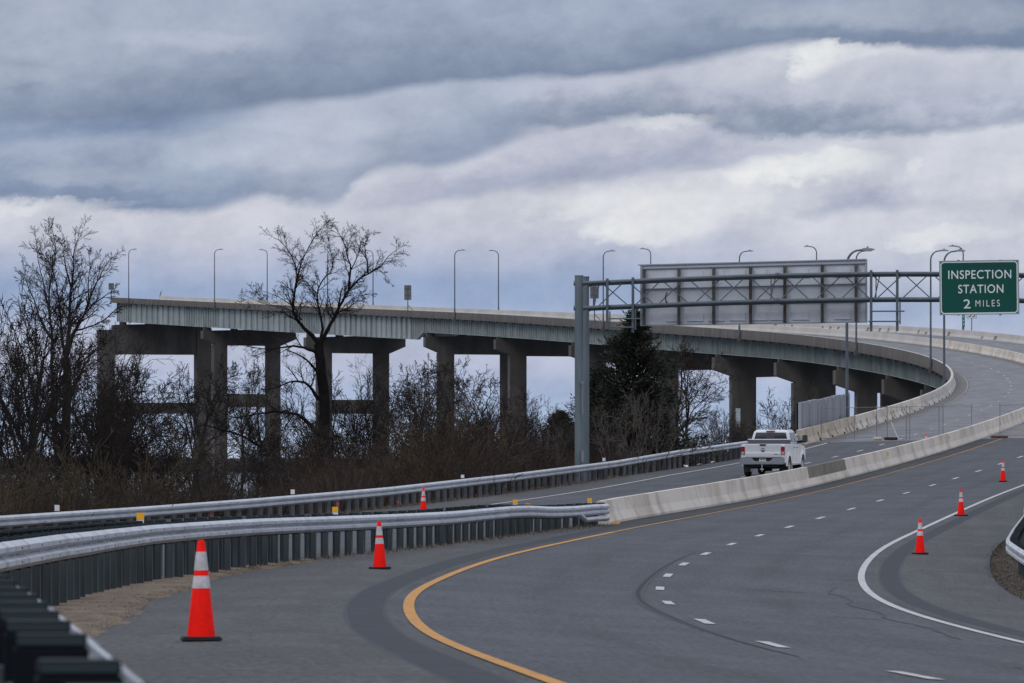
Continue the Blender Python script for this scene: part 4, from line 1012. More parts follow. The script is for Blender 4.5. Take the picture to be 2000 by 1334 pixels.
# ------------------------------------------------------------------ pickup truck
def truck():
    th = R(11.5); lr = Vector((10.58, 298.3, 0)); org = lr + Vector((math.cos(th), -math.sin(th), 0)) * .86
    sl = (float(zm(302)) - float(zm(298))) / 4
    org.z = surf(org.x, org.y) + .012
    t = thing('pickup_truck', 'white crew cab pickup truck driving away between the guardrail and the concrete barrier', 'pickup truck', tuple(org))
    t.rotation_euler = Matrix.Rotation(-th, 3, 'Z').to_4x4().to_3x3().to_euler(); t.rotation_euler[0] = math.atan(sl)
    WB = 3.80
    def arch(cy, r, n=9, z=.40): return [(cy + r * math.cos(a), z + r * math.sin(a)) for a in np.linspace(math.pi * .97, math.pi * .03, n)]
    # lower body side outline with wheel arches, extruded over the width
    prof = [(-1.12, .72)] + [(-1.12, .62), (-.56, .56)] + arch(0, .53) + [(.60, .50), (WB - .60, .50)] + arch(WB, .53) + [(WB + .62, .55), (WB + .95, .62), (WB + .98, 1.10), (WB + .80, 1.26), (WB - .30, 1.36), (2.95, 1.38), (.98, 1.43), (-1.05, 1.45), (-1.10, 1.42)]
    mb = MB()
    rings = []
    for x, ins in ((-1.0, .0), (-.985, -.0), (.985, 0), (1.0, 0)):
        k = .985 if abs(x) == 1.0 else 1
        rings.append([(x, y, z) for y, z in prof])
    mb.loft([[(-.99, y, z) for y, z in prof], [(.99, y, z) for y, z in prof]]); o = mb.build('body', PAINT, t, bevel=.035, seg=2, smooth=R(35))
    # flared fenders
    mb = MB()
    for cy in (0, WB):
        for sx in (-1, 1):
            outer = arch(cy, .66, 11); inner = arch(cy, .53, 11)
            mb.loft([[(sx * 1.035, *a) for a in inner], [(sx * 1.035, *a) for a in [(cy + .60 * (y - cy) / .66, .40 + .60 * (z - .40) / .66) for y, z in outer]], [(sx * .985, cy + (y - cy) * 1.12, .40 + (z - .40) * 1.12) for y, z in outer]], closed=False)
    mb.build('fender', PAINT, t, smooth=True)
    # cab
    def ring(y, w, z): return (y, w, z)
    mb = MB(); cabp = [(1.02, 1.40, .93), (1.04, 1.55, .92), (1.16, 1.96, .78), (1.30, 2.03, .76), (2.60, 2.04, .76), (2.85, 1.97, .77), (3.45, 1.42, .93)]
    mb.loft([[(-w, y, z) for y, z, w in cabp], [(w, y, z) for y, z, w in cabp]]); mb.build('cab', PAINT, t, bevel=.04, smooth=R(35))
    # windows as separate glass, proud of the cab skin
    def lerp(z):
        return np.interp(z, [1.40, 1.55, 1.96], [.93, .92, .78])
    mb = MB(); zA, zB = 1.60, 1.93; yA, yB = 1.052, 1.145
    mb.add([(-.76, yA, zA), (.76, yA, zA), (.67, yB, zB), (-.67, yB, zB)] , [(0, 1, 2, 3)]); o = mb.build('rear_window', GLASS, t, fix=False); o.location = (0, -.012, .004)
    mb = MB(); mb.add([(-.20, 1.04, 1.61), (.20, 1.04, 1.61), (.17, 1.125, 1.91), (-.17, 1.125, 1.91)], [(0, 1, 2, 3)]); w2 = mb.build('sliding_pane', mat('pane_haze', (.035, .04, .045), .1), t, fix=False); w2.location = (0, -.012, .004)
    for sx in (-1, 1):
        for ya, yb in ((1.36, 2.12), (2.24, 3.02)):
            mb = MB(); f = lambda z: sx * (lerp(z) + .006)
            ys2 = [(ya, 1.50), (yb, 1.50), (yb - (.0 if ya < 2 else .26), 1.92), (ya + .06, 1.92)]; mb.add([(f(z), y, z) for y, z in ys2], [(0, 1, 2, 3)]); mb.build('side_window', GLASS, t, fix=False)
    mb = MB(); mb.add([(-.80, 3.385, 1.50), (.80, 3.385, 1.50), (.70, 2.93, 1.93), (-.70, 2.93, 1.93)], [(0, 1, 2, 3)]); o = mb.build('windscreen', GLASS, t, fix=False); o.location = (0, .02, .012)
    # tailgate with crease, handle and emblem
    mb = MB(); pz = [(-1.135, .87), (-1.15, .95), (-1.150, 1.07), (-1.128, 1.10), (-1.128, 1.30), (-1.142, 1.38), (-1.135, 1.46), (-1.08, 1.47), (-1.08, .87)]
    mb.loft([[(-.80, y, z) for y, z in pz], [(.80, y, z) for y, z in pz]]); tg = mb.build('tailgate', PAINT, t, bevel=.012, smooth=R(35))
    mb = MB(); mb.prism([(-.155, 1.455), (.155, 1.455), (.115, 1.375), (-.115, 1.375)], -1.156, -1.13, 'y'); mb.build('handle', TRIMB, tg)
    mb = MB(); mb.prism([(-.085, 1.255), (-.06, 1.275), (.06, 1.275), (.085, 1.255), (.085, 1.19), (.05, 1.13), (0, 1.105), (-.05, 1.13), (-.085, 1.19)], -1.152, -1.125, 'y'); em = mb.build('emblem', mat('emblem_dark', (.05, .055, .065), .4), tg)
    mb = MB()
    for sx in (-1, 1): mb.prism([(0, 1.20), (sx * .05, 1.262), (sx * .07, 1.25), (sx * .06, 1.20), (sx * .045, 1.215), (sx * .03, 1.19), (0, 1.155)], -1.158, -1.153, 'y')
    mb.build('emblem_mark', PAINT, em)
    mb = MB(); mb.box((.60, -1.152, 1.0), (.20, .006, .022)); mb.build('badge', TRIMB, tg)
    for sx in (-1, 1):
        mb = MB(); mb.box((sx * .90, -1.10, 1.16), (.165, .09, .37)); tl = mb.build('tail_lamp', TAIL, t, bevel=.02)
        mb = MB(); mb.box((sx * .905, -1.149, 1.06), (.12, .014, .13)); mb.build('reverse_lens', TAILC, tl)
    # bumper: chrome bar stepped down in the middle
    mb = MB()
    top = [(-1.0, .84), (-.46, .84), (-.36, .70), (.36, .70), (.46, .84), (1.0, .84)]; bot = [(1.0, .60), (.86, .56), (-.86, .56), (-1.0, .60)]
    mb.prism(top + bot, -1.33, -1.14, 'y'); bp = mb.build('bumper', CHROM, t, bevel=.025, smooth=R(40))
    mb = MB(); mb.box((0, -1.20, .845), (1.90, .16, .03)); mb.box((0, -1.16, .78), (.86, .06, .16)); mb.build('step_pad', TRIMB, bp)
    mb = MB(); mb.box((0, -1.225, .775), (.31, .012, .155)); pl = mb.build('number_plate', PLATE, t)
    mb = MB()
    for k in range(6): mb.box((-.105 + .042 * k, -1.234, .772), (.024, .004, .06))
    mb.build('plate_characters', mat('plate_ink', (.25, .05, .06), .6), pl)
    mb = MB(); mb.box((0, -1.20, .50), (.065, .32, .065)); mb.box((0, -1.38, .44), (.055, .055, .30)); mb.tube([(-.08, -1.38, .34), (.08, -1.38, .34)], .025, 8); mb.tube([(0, -1.38, .30), (0, -1.38, .24)], .03, 8); mb.build('tow_hitch', CHROM, t)
    # cross bed tool box, bed floor is the body top
    mb = MB(); mb.box((0, .72, 1.52), (1.86, .46, .20)); tb = mb.build('tool_box', TOOLB, t, bevel=.015)
    mb = MB(); mb.box((0, .72, 1.635), (1.90, .50, .035)); mb.build('lid', PAINT, tb, bevel=.01)
    # third brake light and roof beacon
    mb = MB(); mb.box((-.02, 1.155, 1.985), (.40, .05, .06)); mb.build('brake_light', TAIL, t, bevel=.01)
    mb = MB(); mb.box((-.02, 1.62, 2.085), (.30, .22, .08)); mb.build('beacon', mat('beacon_grey', (.35, .36, .38), .4), t, bevel=.02)
    mb = MB(); mb.tube([(.62, 1.7, 2.03), (.62, 1.72, 2.08)], .03, 8); mb.build('antenna', TRIMB, t)
    for sx in (-1, 1):
        mb = MB(); mb.box((sx * 1.26, 2.92, 1.62), (.24, .10, .34)); mr = mb.build('mirror', TRIMB, t, bevel=.04)
        mb = MB(); mb.beam((sx * .90, 2.98, 1.50), (sx * 1.18, 2.95, 1.53), .07, .06); mb.beam((sx * .90, 2.98, 1.44), (sx * 1.18, 2.95, 1.48), .05, .05); mb.build('mirror_arm', TRIMB, mr)
        mb = MB(); mb.box((sx * 1.26, 2.866, 1.63), (.18, .01, .25)); mb.build('mirror_glass', mat('mirror_face', (.10, .16, .17), .1, metal=.6), mr)
        for y in (1.55, 2.40):
            mb = MB(); mb.box((sx * .995, y, 1.25), (.04, .19, .045)); mb.build('door_handle', TRIMB, t, bevel=.01)
        mb = MB(); mb.beam((sx * 1.03, .75, .52), (sx * 1.03, WB - .75, .52), .10, .07); mb.build('side_step', CHROM, t)
        mb = MB()
        for y in (1.28, 2.20, 3.18): mb.box((sx * .9905, y, 1.0), (.004, .012, .74))
        mb.build('door_seam', TRIMB, t)
    # wheels
    n = 24
    wm = None
    for cy in (0, WB):
        for sx in (-1, 1):
            w = thing('wheel', None, None); w.parent = t; w.location = (sx * .86, cy, .41)
            if wm is None:
                mb = MB(); pr = [(-.14, .24), (-.14, .36), (-.125, .40), (-.05, .412), (.05, .412), (.125, .40), (.14, .36), (.14, .24)]
                mb.loft([[(x, r_ * math.cos(2 * math.pi * k / n), r_ * math.sin(2 * math.pi * k / n)) for k in range(n)] for x, r_ in pr]); a = mb.build('tyre', RUBB, w, smooth=R(40))
                mb = MB(); pr = [(-.10, .0), (-.10, .23), (-.142, .245), (-.142, .225), (-.09, .15), (-.12, .05), (-.12, .0)]
                pr2 = [(.145, .245), (.145, .22), (.09, .16), (.12, .07), (.12, .001)]
                mb.loft([[(x, r_ * math.cos(2 * math.pi * k / n), r_ * math.sin(2 * math.pi * k / n)) for k in range(n)] for x, r_ in pr2]); mb.loft([[(-x, r_ * math.cos(2 * math.pi * k / n), r_ * math.sin(2 * math.pi * k / n)) for k in range(n)] for x, r_ in pr2]); b = mb.build('rim', CHROM, w, smooth=R(40)); wm = (a.data, b.data)
            else: link('tyre', wm[0], w); link('rim', wm[1], w)
    mb = MB(); mb.box((0, WB / 2, .55), (1.2, WB + .5, .18)); mb.box((0, 0, .42), (1.5, .16, .16)); mb.tube([(-.22, 0, .40), (.22, 0, .40)], .17, 12); mb.box((0, -.62, .50), (1.3, .9, .14)); mb.build('underbody', TRIMB, t)
    mb = MB()
    for sx in (-1, 1):
        for cy in (0, WB): mb.box((sx * .80, cy - .57, .42), (.30, .015, .42))
    mb.build('mud_flap', TRIMB, t)
truck()

# ------------------------------------------------------------------ vegetation
def np_tube(nb, pts, rad, sides):
    pts = np.asarray(pts); n = len(pts); t = np.gradient(pts, axis=0); t /= (np.linalg.norm(t, axis=1)[:, None] + 1e-9)
    ref = np.array([.31, .77, .55]); s_ = np.cross(t, ref); s_ /= (np.linalg.norm(s_, axis=1)[:, None] + 1e-9); u = np.cross(s_, t)
    a = 2 * np.pi * np.arange(sides) / sides
    v = pts[:, None] + (s_[:, None] * np.cos(a)[None, :, None] + u[:, None] * np.sin(a)[None, :, None]) * np.asarray(rad)[:, None, None]
    i = np.arange(n - 1)[:, None] * sides; k = np.arange(sides)[None]; k2 = (k + 1) % sides
    q = np.stack([i + k, i + k2, i + sides + k2, i + sides + k], -1).reshape(-1, 4)
    nb.add(v.reshape(-1, 3), q)
def grow(rs, p, d, L, r, lvl, C, out):
    n = max(3, min(9, int(L / C['seg'][min(lvl, len(C['seg']) - 1)]) + 2)); P = [np.array(p, float)]; d = np.array(d, float); d /= np.linalg.norm(d)
    for i in range(n - 1):
        d = d + rs.normal(0, C['wig'], 3) + np.array([0, 0, C['up'][min(lvl, len(C['up']) - 1)]]); d /= np.linalg.norm(d); P.append(P[-1] + d * L / (n - 1))
    P = np.array(P); rad = np.linspace(r, max(r * C.get('taper', .3), C['rmin']), n); out.append((P, rad, lvl))
    spawn(rs, P, rad, L, lvl, C, out)
def spawn(rs, P, rad, L, lvl, C, out, t0=None):
    if lvl >= C['max']: return
    k = C['k'][lvl]; k = int(k) + (rs.rand() < k - int(k)); n = len(P)
    for j in range(k):
        t = (t0 if t0 is not None else C['t0'][lvl]) + (1 - (t0 if t0 is not None else C['t0'][lvl])) * (j + rs.rand()) / k; f = t * (n - 1); i = min(int(f), n - 2); q = P[i] + (P[i + 1] - P[i]) * (f - i)
        d = P[i + 1] - P[i]; d /= np.linalg.norm(d) + 1e-9; a = rs.normal(0, 1, 3); a -= d * a.dot(d); a /= np.linalg.norm(a) + 1e-9; an = math.radians(rs.uniform(*C['ang'][lvl]))
        rr = np.interp(f, range(n), rad)
        grow(rs, q, d * math.cos(an) + a * math.sin(an), L * rs.uniform(*C['len'][lvl]) * (1 - .45 * t), max(rr * rs.uniform(.5, .7), C['rmin']), lvl + 1, C, out)
def to_meshes(out, name, cut, mt, mc):
    a, b = NB(), NB()
    for P, rad, lvl in out: np_tube(a if lvl <= cut else b, P, rad, 7 if lvl == 0 else 5 if lvl <= cut else 3)
    m1 = a.mesh(name + '_trunk', mt); m1.shade_smooth()
    TOP[name] = float(max(q[:, 2].max() for q in b.v))
    return m1, b.mesh(name + '_crown', mc)
TOP = {}
CFG_OPEN = dict(max=4, seg=[.6, .45, .35, .25, .2], wig=.11, up=[.02, .06, .05, .03, .02], k=[7, 6, 5, 4], t0=[.28, .25, .2, .15], ang=[(22, 48), (25, 52), (28, 58), (30, 62)], len=[(.5, .75), (.45, .7), (.4, .65), (.35, .6)], rmin=.0075)
CFG_THIN = dict(max=3, seg=[.5, .4, .3, .2], wig=.11, up=[.05, .07, .05, .03], k=[8, 8, 6], t0=[.25, .2, .15], ang=[(20, 45), (25, 55), (30, 60)], len=[(.45, .7), (.4, .65), (.35, .6)], rmin=.0075)
def stems(rs, n, H, spread, r, C, base=.3):
    out = []
    for i in range(n):
        a = 6.283 * (i + rs.uniform(-.3, .3)) / n; tl = rs.uniform(.45, 1) * spread; grow(rs, (base * math.cos(a) * rs.rand(), base * math.sin(a) * rs.rand(), -.4), (math.cos(a) * tl, math.sin(a) * tl, 1), H * rs.uniform(.7, 1.0), r * rs.uniform(.7, 1.1), 0, C, out)
    return out
TREE_MESH = {}
for nm, f, cut, mt, mc in (
        ('spreading', lambda: stems(np.random.RandomState(1), 5, 9.5, .34, .16, dict(CFG_OPEN, k=[7, 6, 4, 3], rmin=.0085)), 1, BARK, TWIG),
        ('arching', lambda: stems(np.random.RandomState(12), 8, 8.0, .6, .07, dict(CFG_THIN, up=[.0, .04, .02, 0], wig=.055, k=[10, 6, 3], rmin=.008)), 0, BARK, TWIG),
        ('single', lambda: stems(np.random.RandomState(23), 1, 6.5, .15, .13, dict(CFG_OPEN, k=[10, 7, 6, 5])), 1, BARK, TWIG),
        ('thicket', lambda: stems(np.random.RandomState(34), 9, 5.2, .40, .05, CFG_THIN), 0, TWIG, TWIG),
        ('twisty', lambda: stems(np.random.RandomState(45), 2, 6.0, .5, .11, dict(CFG_OPEN, wig=.2, k=[8, 7, 6, 4])), 1, BARK, TWIG2),
        ('fine', lambda: stems(np.random.RandomState(56), 12, 4.2, .45, .03, dict(CFG_THIN, k=[7, 6, 4])), 0, TWIG2, TWIG2),
        ('pale', lambda: stems(np.random.RandomState(67), 5, 3.6, .55, .03, dict(CFG_THIN, k=[7, 6, 3])), 0, TWIGL, TWIGL)):
    TREE_MESH[nm] = to_meshes(f(), nm, cut, mt, mc)
_t = np.array
def ground_z(x, y):
    yc = min(max(y, -6), 371.0); xl = float(xc(max(yc, 100)))
    if x >= xl: return surf(x, yc) - .3
    zl = surf(xl, yc); d = xl - x; tgt = np.interp(y, [0, 200, 300, 350, 400, 470], [-4.2, -4.2, -4.0, -3.3, -3.8, -7.5]); z = zl - .28 + (tgt - zl) * (1 - math.exp(-d / 16.0))
    if y > 371: z = z * max(0, 1 - (y - 371) / 45) - 8.5 * min(1, (y - 371) / 45)
    return max(z, -9)
def tree(kind, px, y, ytop, label, rz, sx=1.0, cat='tree', name='bare_tree'):
    x = (px - 1000) / F * y; gz = ground_z(x, y); H = (900 - ytop) / F * y - gz
    a, b = TREE_MESH[kind]; mz = TOP[kind]; k = H / mz
    t = thing(name, label, cat, (x, y, gz), rz, 'bare trees and thickets beside the road'); t.scale = (k * sx, k * sx, k)
    link('trunk', a, t); link('crown', b, t); return t
TREES = [('arching', 34, 276, 525, 'fan of long bare twigs between the left edge and the tall many stemmed tree', 3.9, .95),
         ('arching', -18, 262, 470, 'bare tree with long arching twigs at the left edge', 1.1, 1.0),
         ('single', 55, 320, 560, 'slim bare tree between the left edge and the tall many stemmed tree', 2.0, 1.0),
         ('thicket', 160, 270, 640, 'bare thicket at the foot of the tall many stemmed tree', .2, 1.0),
         ('spreading', 205, 330, 612, 'bare tree in front of the first pier column', 2.9, .9),
         ('twisty', 262, 300, 690, 'small crooked bare tree under the first pier beam', 1.2, 1.0),
         ('thicket', 300, 265, 760, 'bare thicket under the lower strut of the first pier', 3.0, 1.0),
         ('single', 345, 310, 690, 'thin bare tree left of the paired pier columns', .9, .9),
         ('fine', 400, 280, 800, 'low twiggy thicket at the foot of the paired pier columns', 2.2, 1.2),
         ('twisty', 478, 340, 690, 'crooked bare tree between the columns of the second pier', 4.0, .8),
         ('thicket', 540, 300, 770, 'bare thicket left of the big dark tree trunk', 1.4, 1.0),
         ('fine', 590, 270, 780, 'twiggy growth climbing beside the big dark tree trunk', .5, 1.0),
         ('thicket', 668, 330, 690, 'fan of bare stems just right of the big dark tree trunk', 5.0, 1.1),
         ('spreading', 715, 350, 690, 'bare tree in front of the right column of the third pier', 3.6, .8),
         ('single', 775, 340, 690, 'bare tree between the third and fourth piers, its top in the open sky', .1, 1.0),
         ('twisty', 815, 310, 715, 'crooked bare tree left of the fourth pier column', 2.4, .9),
         ('fine', 850, 290, 800, 'twiggy thicket in front of the fourth pier column', 1.9, 1.3),
         ('twisty', 925, 330, 690, 'leaning bare tree with dense twigs between two pier columns', 5.2, 1.0),
         ('thicket', 900, 290, 770, 'dense bare thicket under the leaning tree', .7, 1.2),
         ('fine', 965, 300, 790, 'twiggy thicket at the foot of the fifth pier column', 3.3, 1.3),
         ('thicket', 1048, 345, 742, 'upright bare saplings left of the gantry column', 2.7, .9),
         ('fine', 1085, 330, 770, 'short bare growth beside the gantry column', 4.4, 1.0),
         ('twisty', 1345, 345, 655, 'bare spreading tree right of the dark evergreen', 1.0, .95),
         ('fine', 1400, 352, 775, 'low bare shrub in front of the pier left of the truck', 2.0, 1.0),
         ('thicket', 1500, 395, 742, 'bare tree behind the truck, against the sky', .3, .9),
         ('fine', 1440, 372, 800, 'bare shrub between the pier column and the truck', 5.6, .8),
         ('fine', 935, 312, 772, 'dense dark thicket wrapped round the leaning tree between the fourth and fifth piers', .4, 1.0),
         ('fine', 742, 296, 828, 'low dark thicket at the foot of the third pier', 2.6, 1.5),
         ('fine', 214, 300, 735, 'dark twiggy growth in front of the first pier column', 1.2, .9),
         ('fine', 625, 290, 838, 'dark scrub round the base of the big dark tree', 3.4, 1.4),
         ('fine', 702, 284, 852, 'low reddish scrub between the big dark tree and the third pier', 5.0, 1.7),
         ('fine', 1012, 306, 815, 'dark scrub under the fifth pier', .9, 1.6),
         ('fine', 505, 272, 862, 'low scrub right of the second pier', 2.0, 1.6),
         ('fine', 1150, 312, 800, 'dark scrub at the foot of the gantry column', 3.7, 1.3),
         ('fine', 62, 250, 848, 'low dark scrub at the left edge under the arching tree', 4.6, 1.6),
         ('fine', 800, 286, 850, 'low scrub left of the fourth pier foot', 1.5, 1.6),
         ('fine', 875, 282, 850, 'low scrub right of the fourth pier foot', 2.9, 1.6),
         ('pale', 1275, 312, 745, 'pale bare shrub in front of the dark evergreen', 1.6, .8),
         ('pale', 1205, 305, 775, 'pale twiggy shrub beside the foot of the dark evergreen', .2, .8),
         ('pale', 1060, 300, 820, 'small pale bare shrub left of the gantry column foot', 3.9, .9)]
for a in TREES: tree(*a)
# the big dark tree, limbs as the photograph shows them
def traced_tree(limbs, px0, Y, seed, label, bark, twig, thick, C, dens, lmax, jit=.012):
    """a tree whose main limbs follow measured shapes, each bent out of the picture plane, with branches grown on them"""
    s_ = F / Y; rs = np.random.RandomState(seed); x0 = (px0 - 1000) / s_; gz = ground_z(x0, Y)
    def L3(pp, yo): return np.array([((px - 1000) / s_ - x0, yo(i / (len(pp) - 1)), (900 - py) / s_ - gz) for i, (px, py) in enumerate(pp)])
    out = []
    for pp, r0, r1, lvl, yo, f in limbs:
        P = L3(pp, yo); n = len(P); d = np.concatenate([[0], np.cumsum(np.linalg.norm(np.diff(P, axis=0), axis=1))]); ss = np.linspace(0, d[-1], max(4, int(d[-1] / .22)))
        Q = np.stack([np.interp(ss, d, P[:, k]) for k in range(3)], 1)
        for _ in range(2): Q[1:-1] = .25 * Q[:-2] + .5 * Q[1:-1] + .25 * Q[2:]
        Q[1:-1] += rs.normal(0, jit, Q[1:-1].shape); rad = (r0 + (r1 - r0) * (np.linspace(0, 1, len(Q)) ** .6)) * thick(lvl, pp); out.append((Q, rad, lvl if lvl < 2 else 1))
        if f > 0:
            Cn = dict(C); Cn['k'] = [0, max(4, int(d[-1] * dens * f))] + C['k'][2:]; spawn(rs, Q, rad, min(d[-1], lmax), 1, Cn, out, .2)
    a, b = to_meshes(out, 'traced', 1, bark, twig)
    t = thing('bare_tree', label, 'tree', (x0, Y, gz), 0, None); link('trunk', a, t); link('crown', b, t)
def big_tree():
    limbs = [([(634, 985), (630, 900), (633, 840), (634, 780), (626, 720), (622, 672)], .36, .25, 0, lambda t: 0, 0),
             ([(622, 672), (608, 655), (590, 637), (574, 618), (571, 592), (578, 562), (581, 535), (577, 512), (562, 488), (546, 468), (536, 466)], .20, .018, 1, lambda t: -.6 * t, 1.0),
             ([(578, 562), (584, 528), (594, 500), (606, 478), (616, 455), (628, 446)], .10, .014, 2, lambda t: -.3 + .8 * t, 1.0),
             ([(622, 672), (632, 642), (622, 600), (617, 572), (624, 552), (636, 540), (648, 530), (652, 510), (640, 480), (634, 470)], .14, .015, 1, lambda t: .9 * t, 1.0),
             ([(617, 572), (606, 556), (594, 548), (588, 540)], .06, .012, 2, lambda t: .3 + .6 * t, .8),
             ([(623, 676), (640, 645), (657, 612), (670, 585), (684, 560), (704, 542), (720, 533), (736, 527), (750, 514), (762, 492), (774, 488)], .21, .018, 1, lambda t: .5 * t, 1.0),
             ([(681, 564), (682, 538), (688, 525), (678, 505), (676, 480), (662, 455), (650, 434)], .11, .013, 2, lambda t: .2 - .7 * t, 1.0),
             ([(718, 533), (718, 510), (708, 488), (716, 465), (726, 452)], .09, .013, 2, lambda t: .4 + .6 * t, 1.0),
             ([(684, 527), (700, 500), (704, 470), (702, 448)], .06, .012, 2, lambda t: .6 - .9 * t, .8),
             ([(740, 526), (756, 540), (764, 555)], .04, .010, 2, lambda t: .5, .6),
             ([(640, 645), (662, 610), (690, 580), (720, 575)], .06, .012, 2, lambda t: .2 - 1.1 * t, .8),
             ([(620, 690), (605, 682), (575, 675), (540, 682), (500, 682), (468, 668)], .09, .012, 1, lambda t: -.8 * t, .7),
             ([(618, 725), (604, 706), (580, 690), (560, 684)], .08, .02, 1, lambda t: -.5 * t, .5),
             ([(622, 780), (604, 752), (582, 741), (560, 748), (536, 762), (520, 760)], .11, .014, 1, lambda t: -1.0 * t, .7),
             ([(620, 850), (600, 822), (576, 806), (540, 804), (500, 809), (462, 818), (436, 808)], .13, .016, 1, lambda t: -1.3 * t, .7),
             ([(585, 935), (550, 903), (522, 882), (492, 862), (470, 848), (440, 842), (398, 828)], .15, .025, 1, lambda t: .8 - 1.5 * t, .7),
             ([(590, 625), (560, 600), (520, 596), (478, 578)], .06, .010, 2, lambda t: -.4 - .8 * t, .8),
             ([(574, 600), (545, 580), (520, 570), (500, 566)], .045, .010, 2, lambda t: -.8 - .4 * t, .6)]
    C = dict(CFG_OPEN, wig=.13, up=[.02, .05, .03, .02], k=[0, 10, 7, 5], t0=[.3, .22, .15, .10], ang=[(25, 55), (28, 60), (25, 58), (28, 60)], len=[(.4, .5), (.28, .48), (.40, .64), (.44, .68)], rmin=.0056)
    traced_tree(limbs, 630, 302.0, 77, 'big dark bare tree with a forked trunk rising above the bridge deck', BARKD, TWIG, lambda l, pp: .92 if l == 0 else .62 if pp[-1][1] < 640 else 1.0, C, 4.4, 3.2)
    limbs = [([(127, 960), (126, 880), (130, 800), (131, 740), (128, 700)], .30, .20, 0, lambda t: 0, 0),
             ([(118, 960), (108, 860), (103, 780), (102, 734), (101, 700), (104, 655), (98, 612), (97, 575), (100, 545), (107, 520), (112, 490), (108, 465), (103, 440)], .19, .012, 1, lambda t: -.8 * t, 1.0),
             ([(104, 665), (88, 640), (75, 605), (60, 562), (48, 535)], .08, .012, 2, lambda t: -.6 - .6 * t, .9),
             ([(98, 612), (90, 570), (80, 530), (72, 500), (70, 470)], .06, .010, 2, lambda t: -.6 + .9 * t, .9),
             ([(128, 702), (131, 680), (135, 640), (135, 600), (137, 560), (143, 522), (140, 500), (146, 470), (158, 455)], .15, .012, 1, lambda t: .9 * t, 1.0),
             ([(128, 702), (120, 660), (115, 605), (110, 562), (98, 520), (84, 500), (75, 488)], .11, .012, 1, lambda t: 1.2 * t, 1.0),
             ([(132, 690), (140, 660), (152, 640), (166, 615), (175, 590), (182, 568), (196, 545), (208, 518), (218, 506)], .13, .012, 1, lambda t: -.9 * t, 1.0),
             ([(150, 645), (176, 638), (202, 628), (222, 606), (236, 596)], .06, .010, 2, lambda t: -.3 + .9 * t, .9),
             ([(168, 612), (190, 590), (214, 574), (232, 562)], .06, .010, 2, lambda t: -.5 - .5 * t, .9),
             ([(137, 560), (128, 530), (122, 500), (124, 470), (120, 455)], .06, .010, 2, lambda t: .5 + .6 * t, .9),
             ([(175, 590), (172, 555), (178, 520), (172, 490)], .05, .010, 2, lambda t: -.6 + .8 * t, .9),
             ([(130, 800), (150, 740), (172, 700), (196, 668), (212, 650)], .09, .012, 1, lambda t: .5 * t, .9),
             ([(126, 860), (100, 800), (70, 750), (42, 715), (20, 700)], .10, .012, 1, lambda t: -.9 * t, .9),
             ([(126, 880), (80, 840), (40, 800), (5, 770), (-20, 745)], .09, .012, 1, lambda t: .6 * t, .8)]
    C2 = dict(C, wig=.09, up=[.02, .06, .05, .03], len=[(.4, .5), (.26, .46), (.40, .62), (.42, .66)], ang=[(25, 55), (22, 48), (22, 50), (25, 55)], rmin=.0062)
    traced_tree(limbs, 124, 285.0, 31, 'tall bare many stemmed tree left of the broken bridge end', BARK, TWIG, lambda l, pp: .9, C2, 3.9, 3.5)
big_tree()
# evergreens
def cedar_mesh(seed, H, Rm, n):
    rs = np.random.RandomState(seed); tr = NB(); cr = NB()
    np_tube(tr, np.array([(0, 0, -.6), (0, 0, H * .5), (.05, 0, H * .97)]), [.16, .09, .015], 7)
    nbq = 190
    for i in range(nbq):
        t = (i / nbq) ** .85; z = .4 + (H - .5) * t; L = Rm * (1 - t) ** .85 * (.50 + .85 * rs.rand()) * (1 + .22 * math.sin(i * 2.1)) + .12; a = rs.uniform(0, 6.283)
        m = 7; q = np.linspace(0, 1, m); pts = np.stack([np.cos(a) * L * q, np.sin(a) * L * q, z + L * (.30 * q + .45 * q ** 2.2) - .15 * q], 1); pts[1:] += rs.normal(0, .04, (m - 1, 3))
        np_tube(tr, pts, np.linspace(.02, .005, m), 3)
        c = int(n / nbq * (.35 + L / Rm)); u = rs.rand(c) ** .6; base = np.stack([np.interp(u, q, pts[:, k]) for k in range(3)], 1) + rs.normal(0, .10 + .05 * L, (c, 3)) * [1, 1, .8]
        for p in base:
            d = np.array([math.cos(a), math.sin(a), .9]) + rs.normal(0, .55, 3); d /= np.linalg.norm(d); e = np.cross(d, rs.normal(0, 1, 3)); e /= np.linalg.norm(e) + 1e-6; l = rs.uniform(.10, .26); w = rs.uniform(.018, .05)
            cr.add(np.array([p - e * w * .6, p + e * w * .6, p + d * l * .6 + e * w, p + d * l - e * w * .2]), np.array([[0, 1, 2, 3]]))
    return tr.mesh('cedar_trunk', BARK), cr.mesh('cedar_crown', CEDAR)
ca, cb = cedar_mesh(3, 10.0, 2.05, 30000)
for px, y, ytop, sx, lab, rz in ((1238, 332, 602, 1.62, 'tall dark evergreen cedar behind the left end of the gantry', .3), (1094, 338, 800, 2.0, 'small dark cedar left of the gantry column', 2.0), (1176, 345, 705, 1.7, 'dark cedar half hidden behind the gantry column', 4.0), (1262, 322, 738, 2.1, 'low broad evergreen in front of the tall cedar', 5.1)):
    x = (px - 1000) / F * y; gz = ground_z(x, y); k = ((900 - ytop) / F * y - gz) / 10.1
    t = thing('cedar_tree', lab, 'tree', (x, y, gz), rz, None); t.scale = (k * sx, k * sx, k); link('trunk', ca, t); link('crown', cb, t)

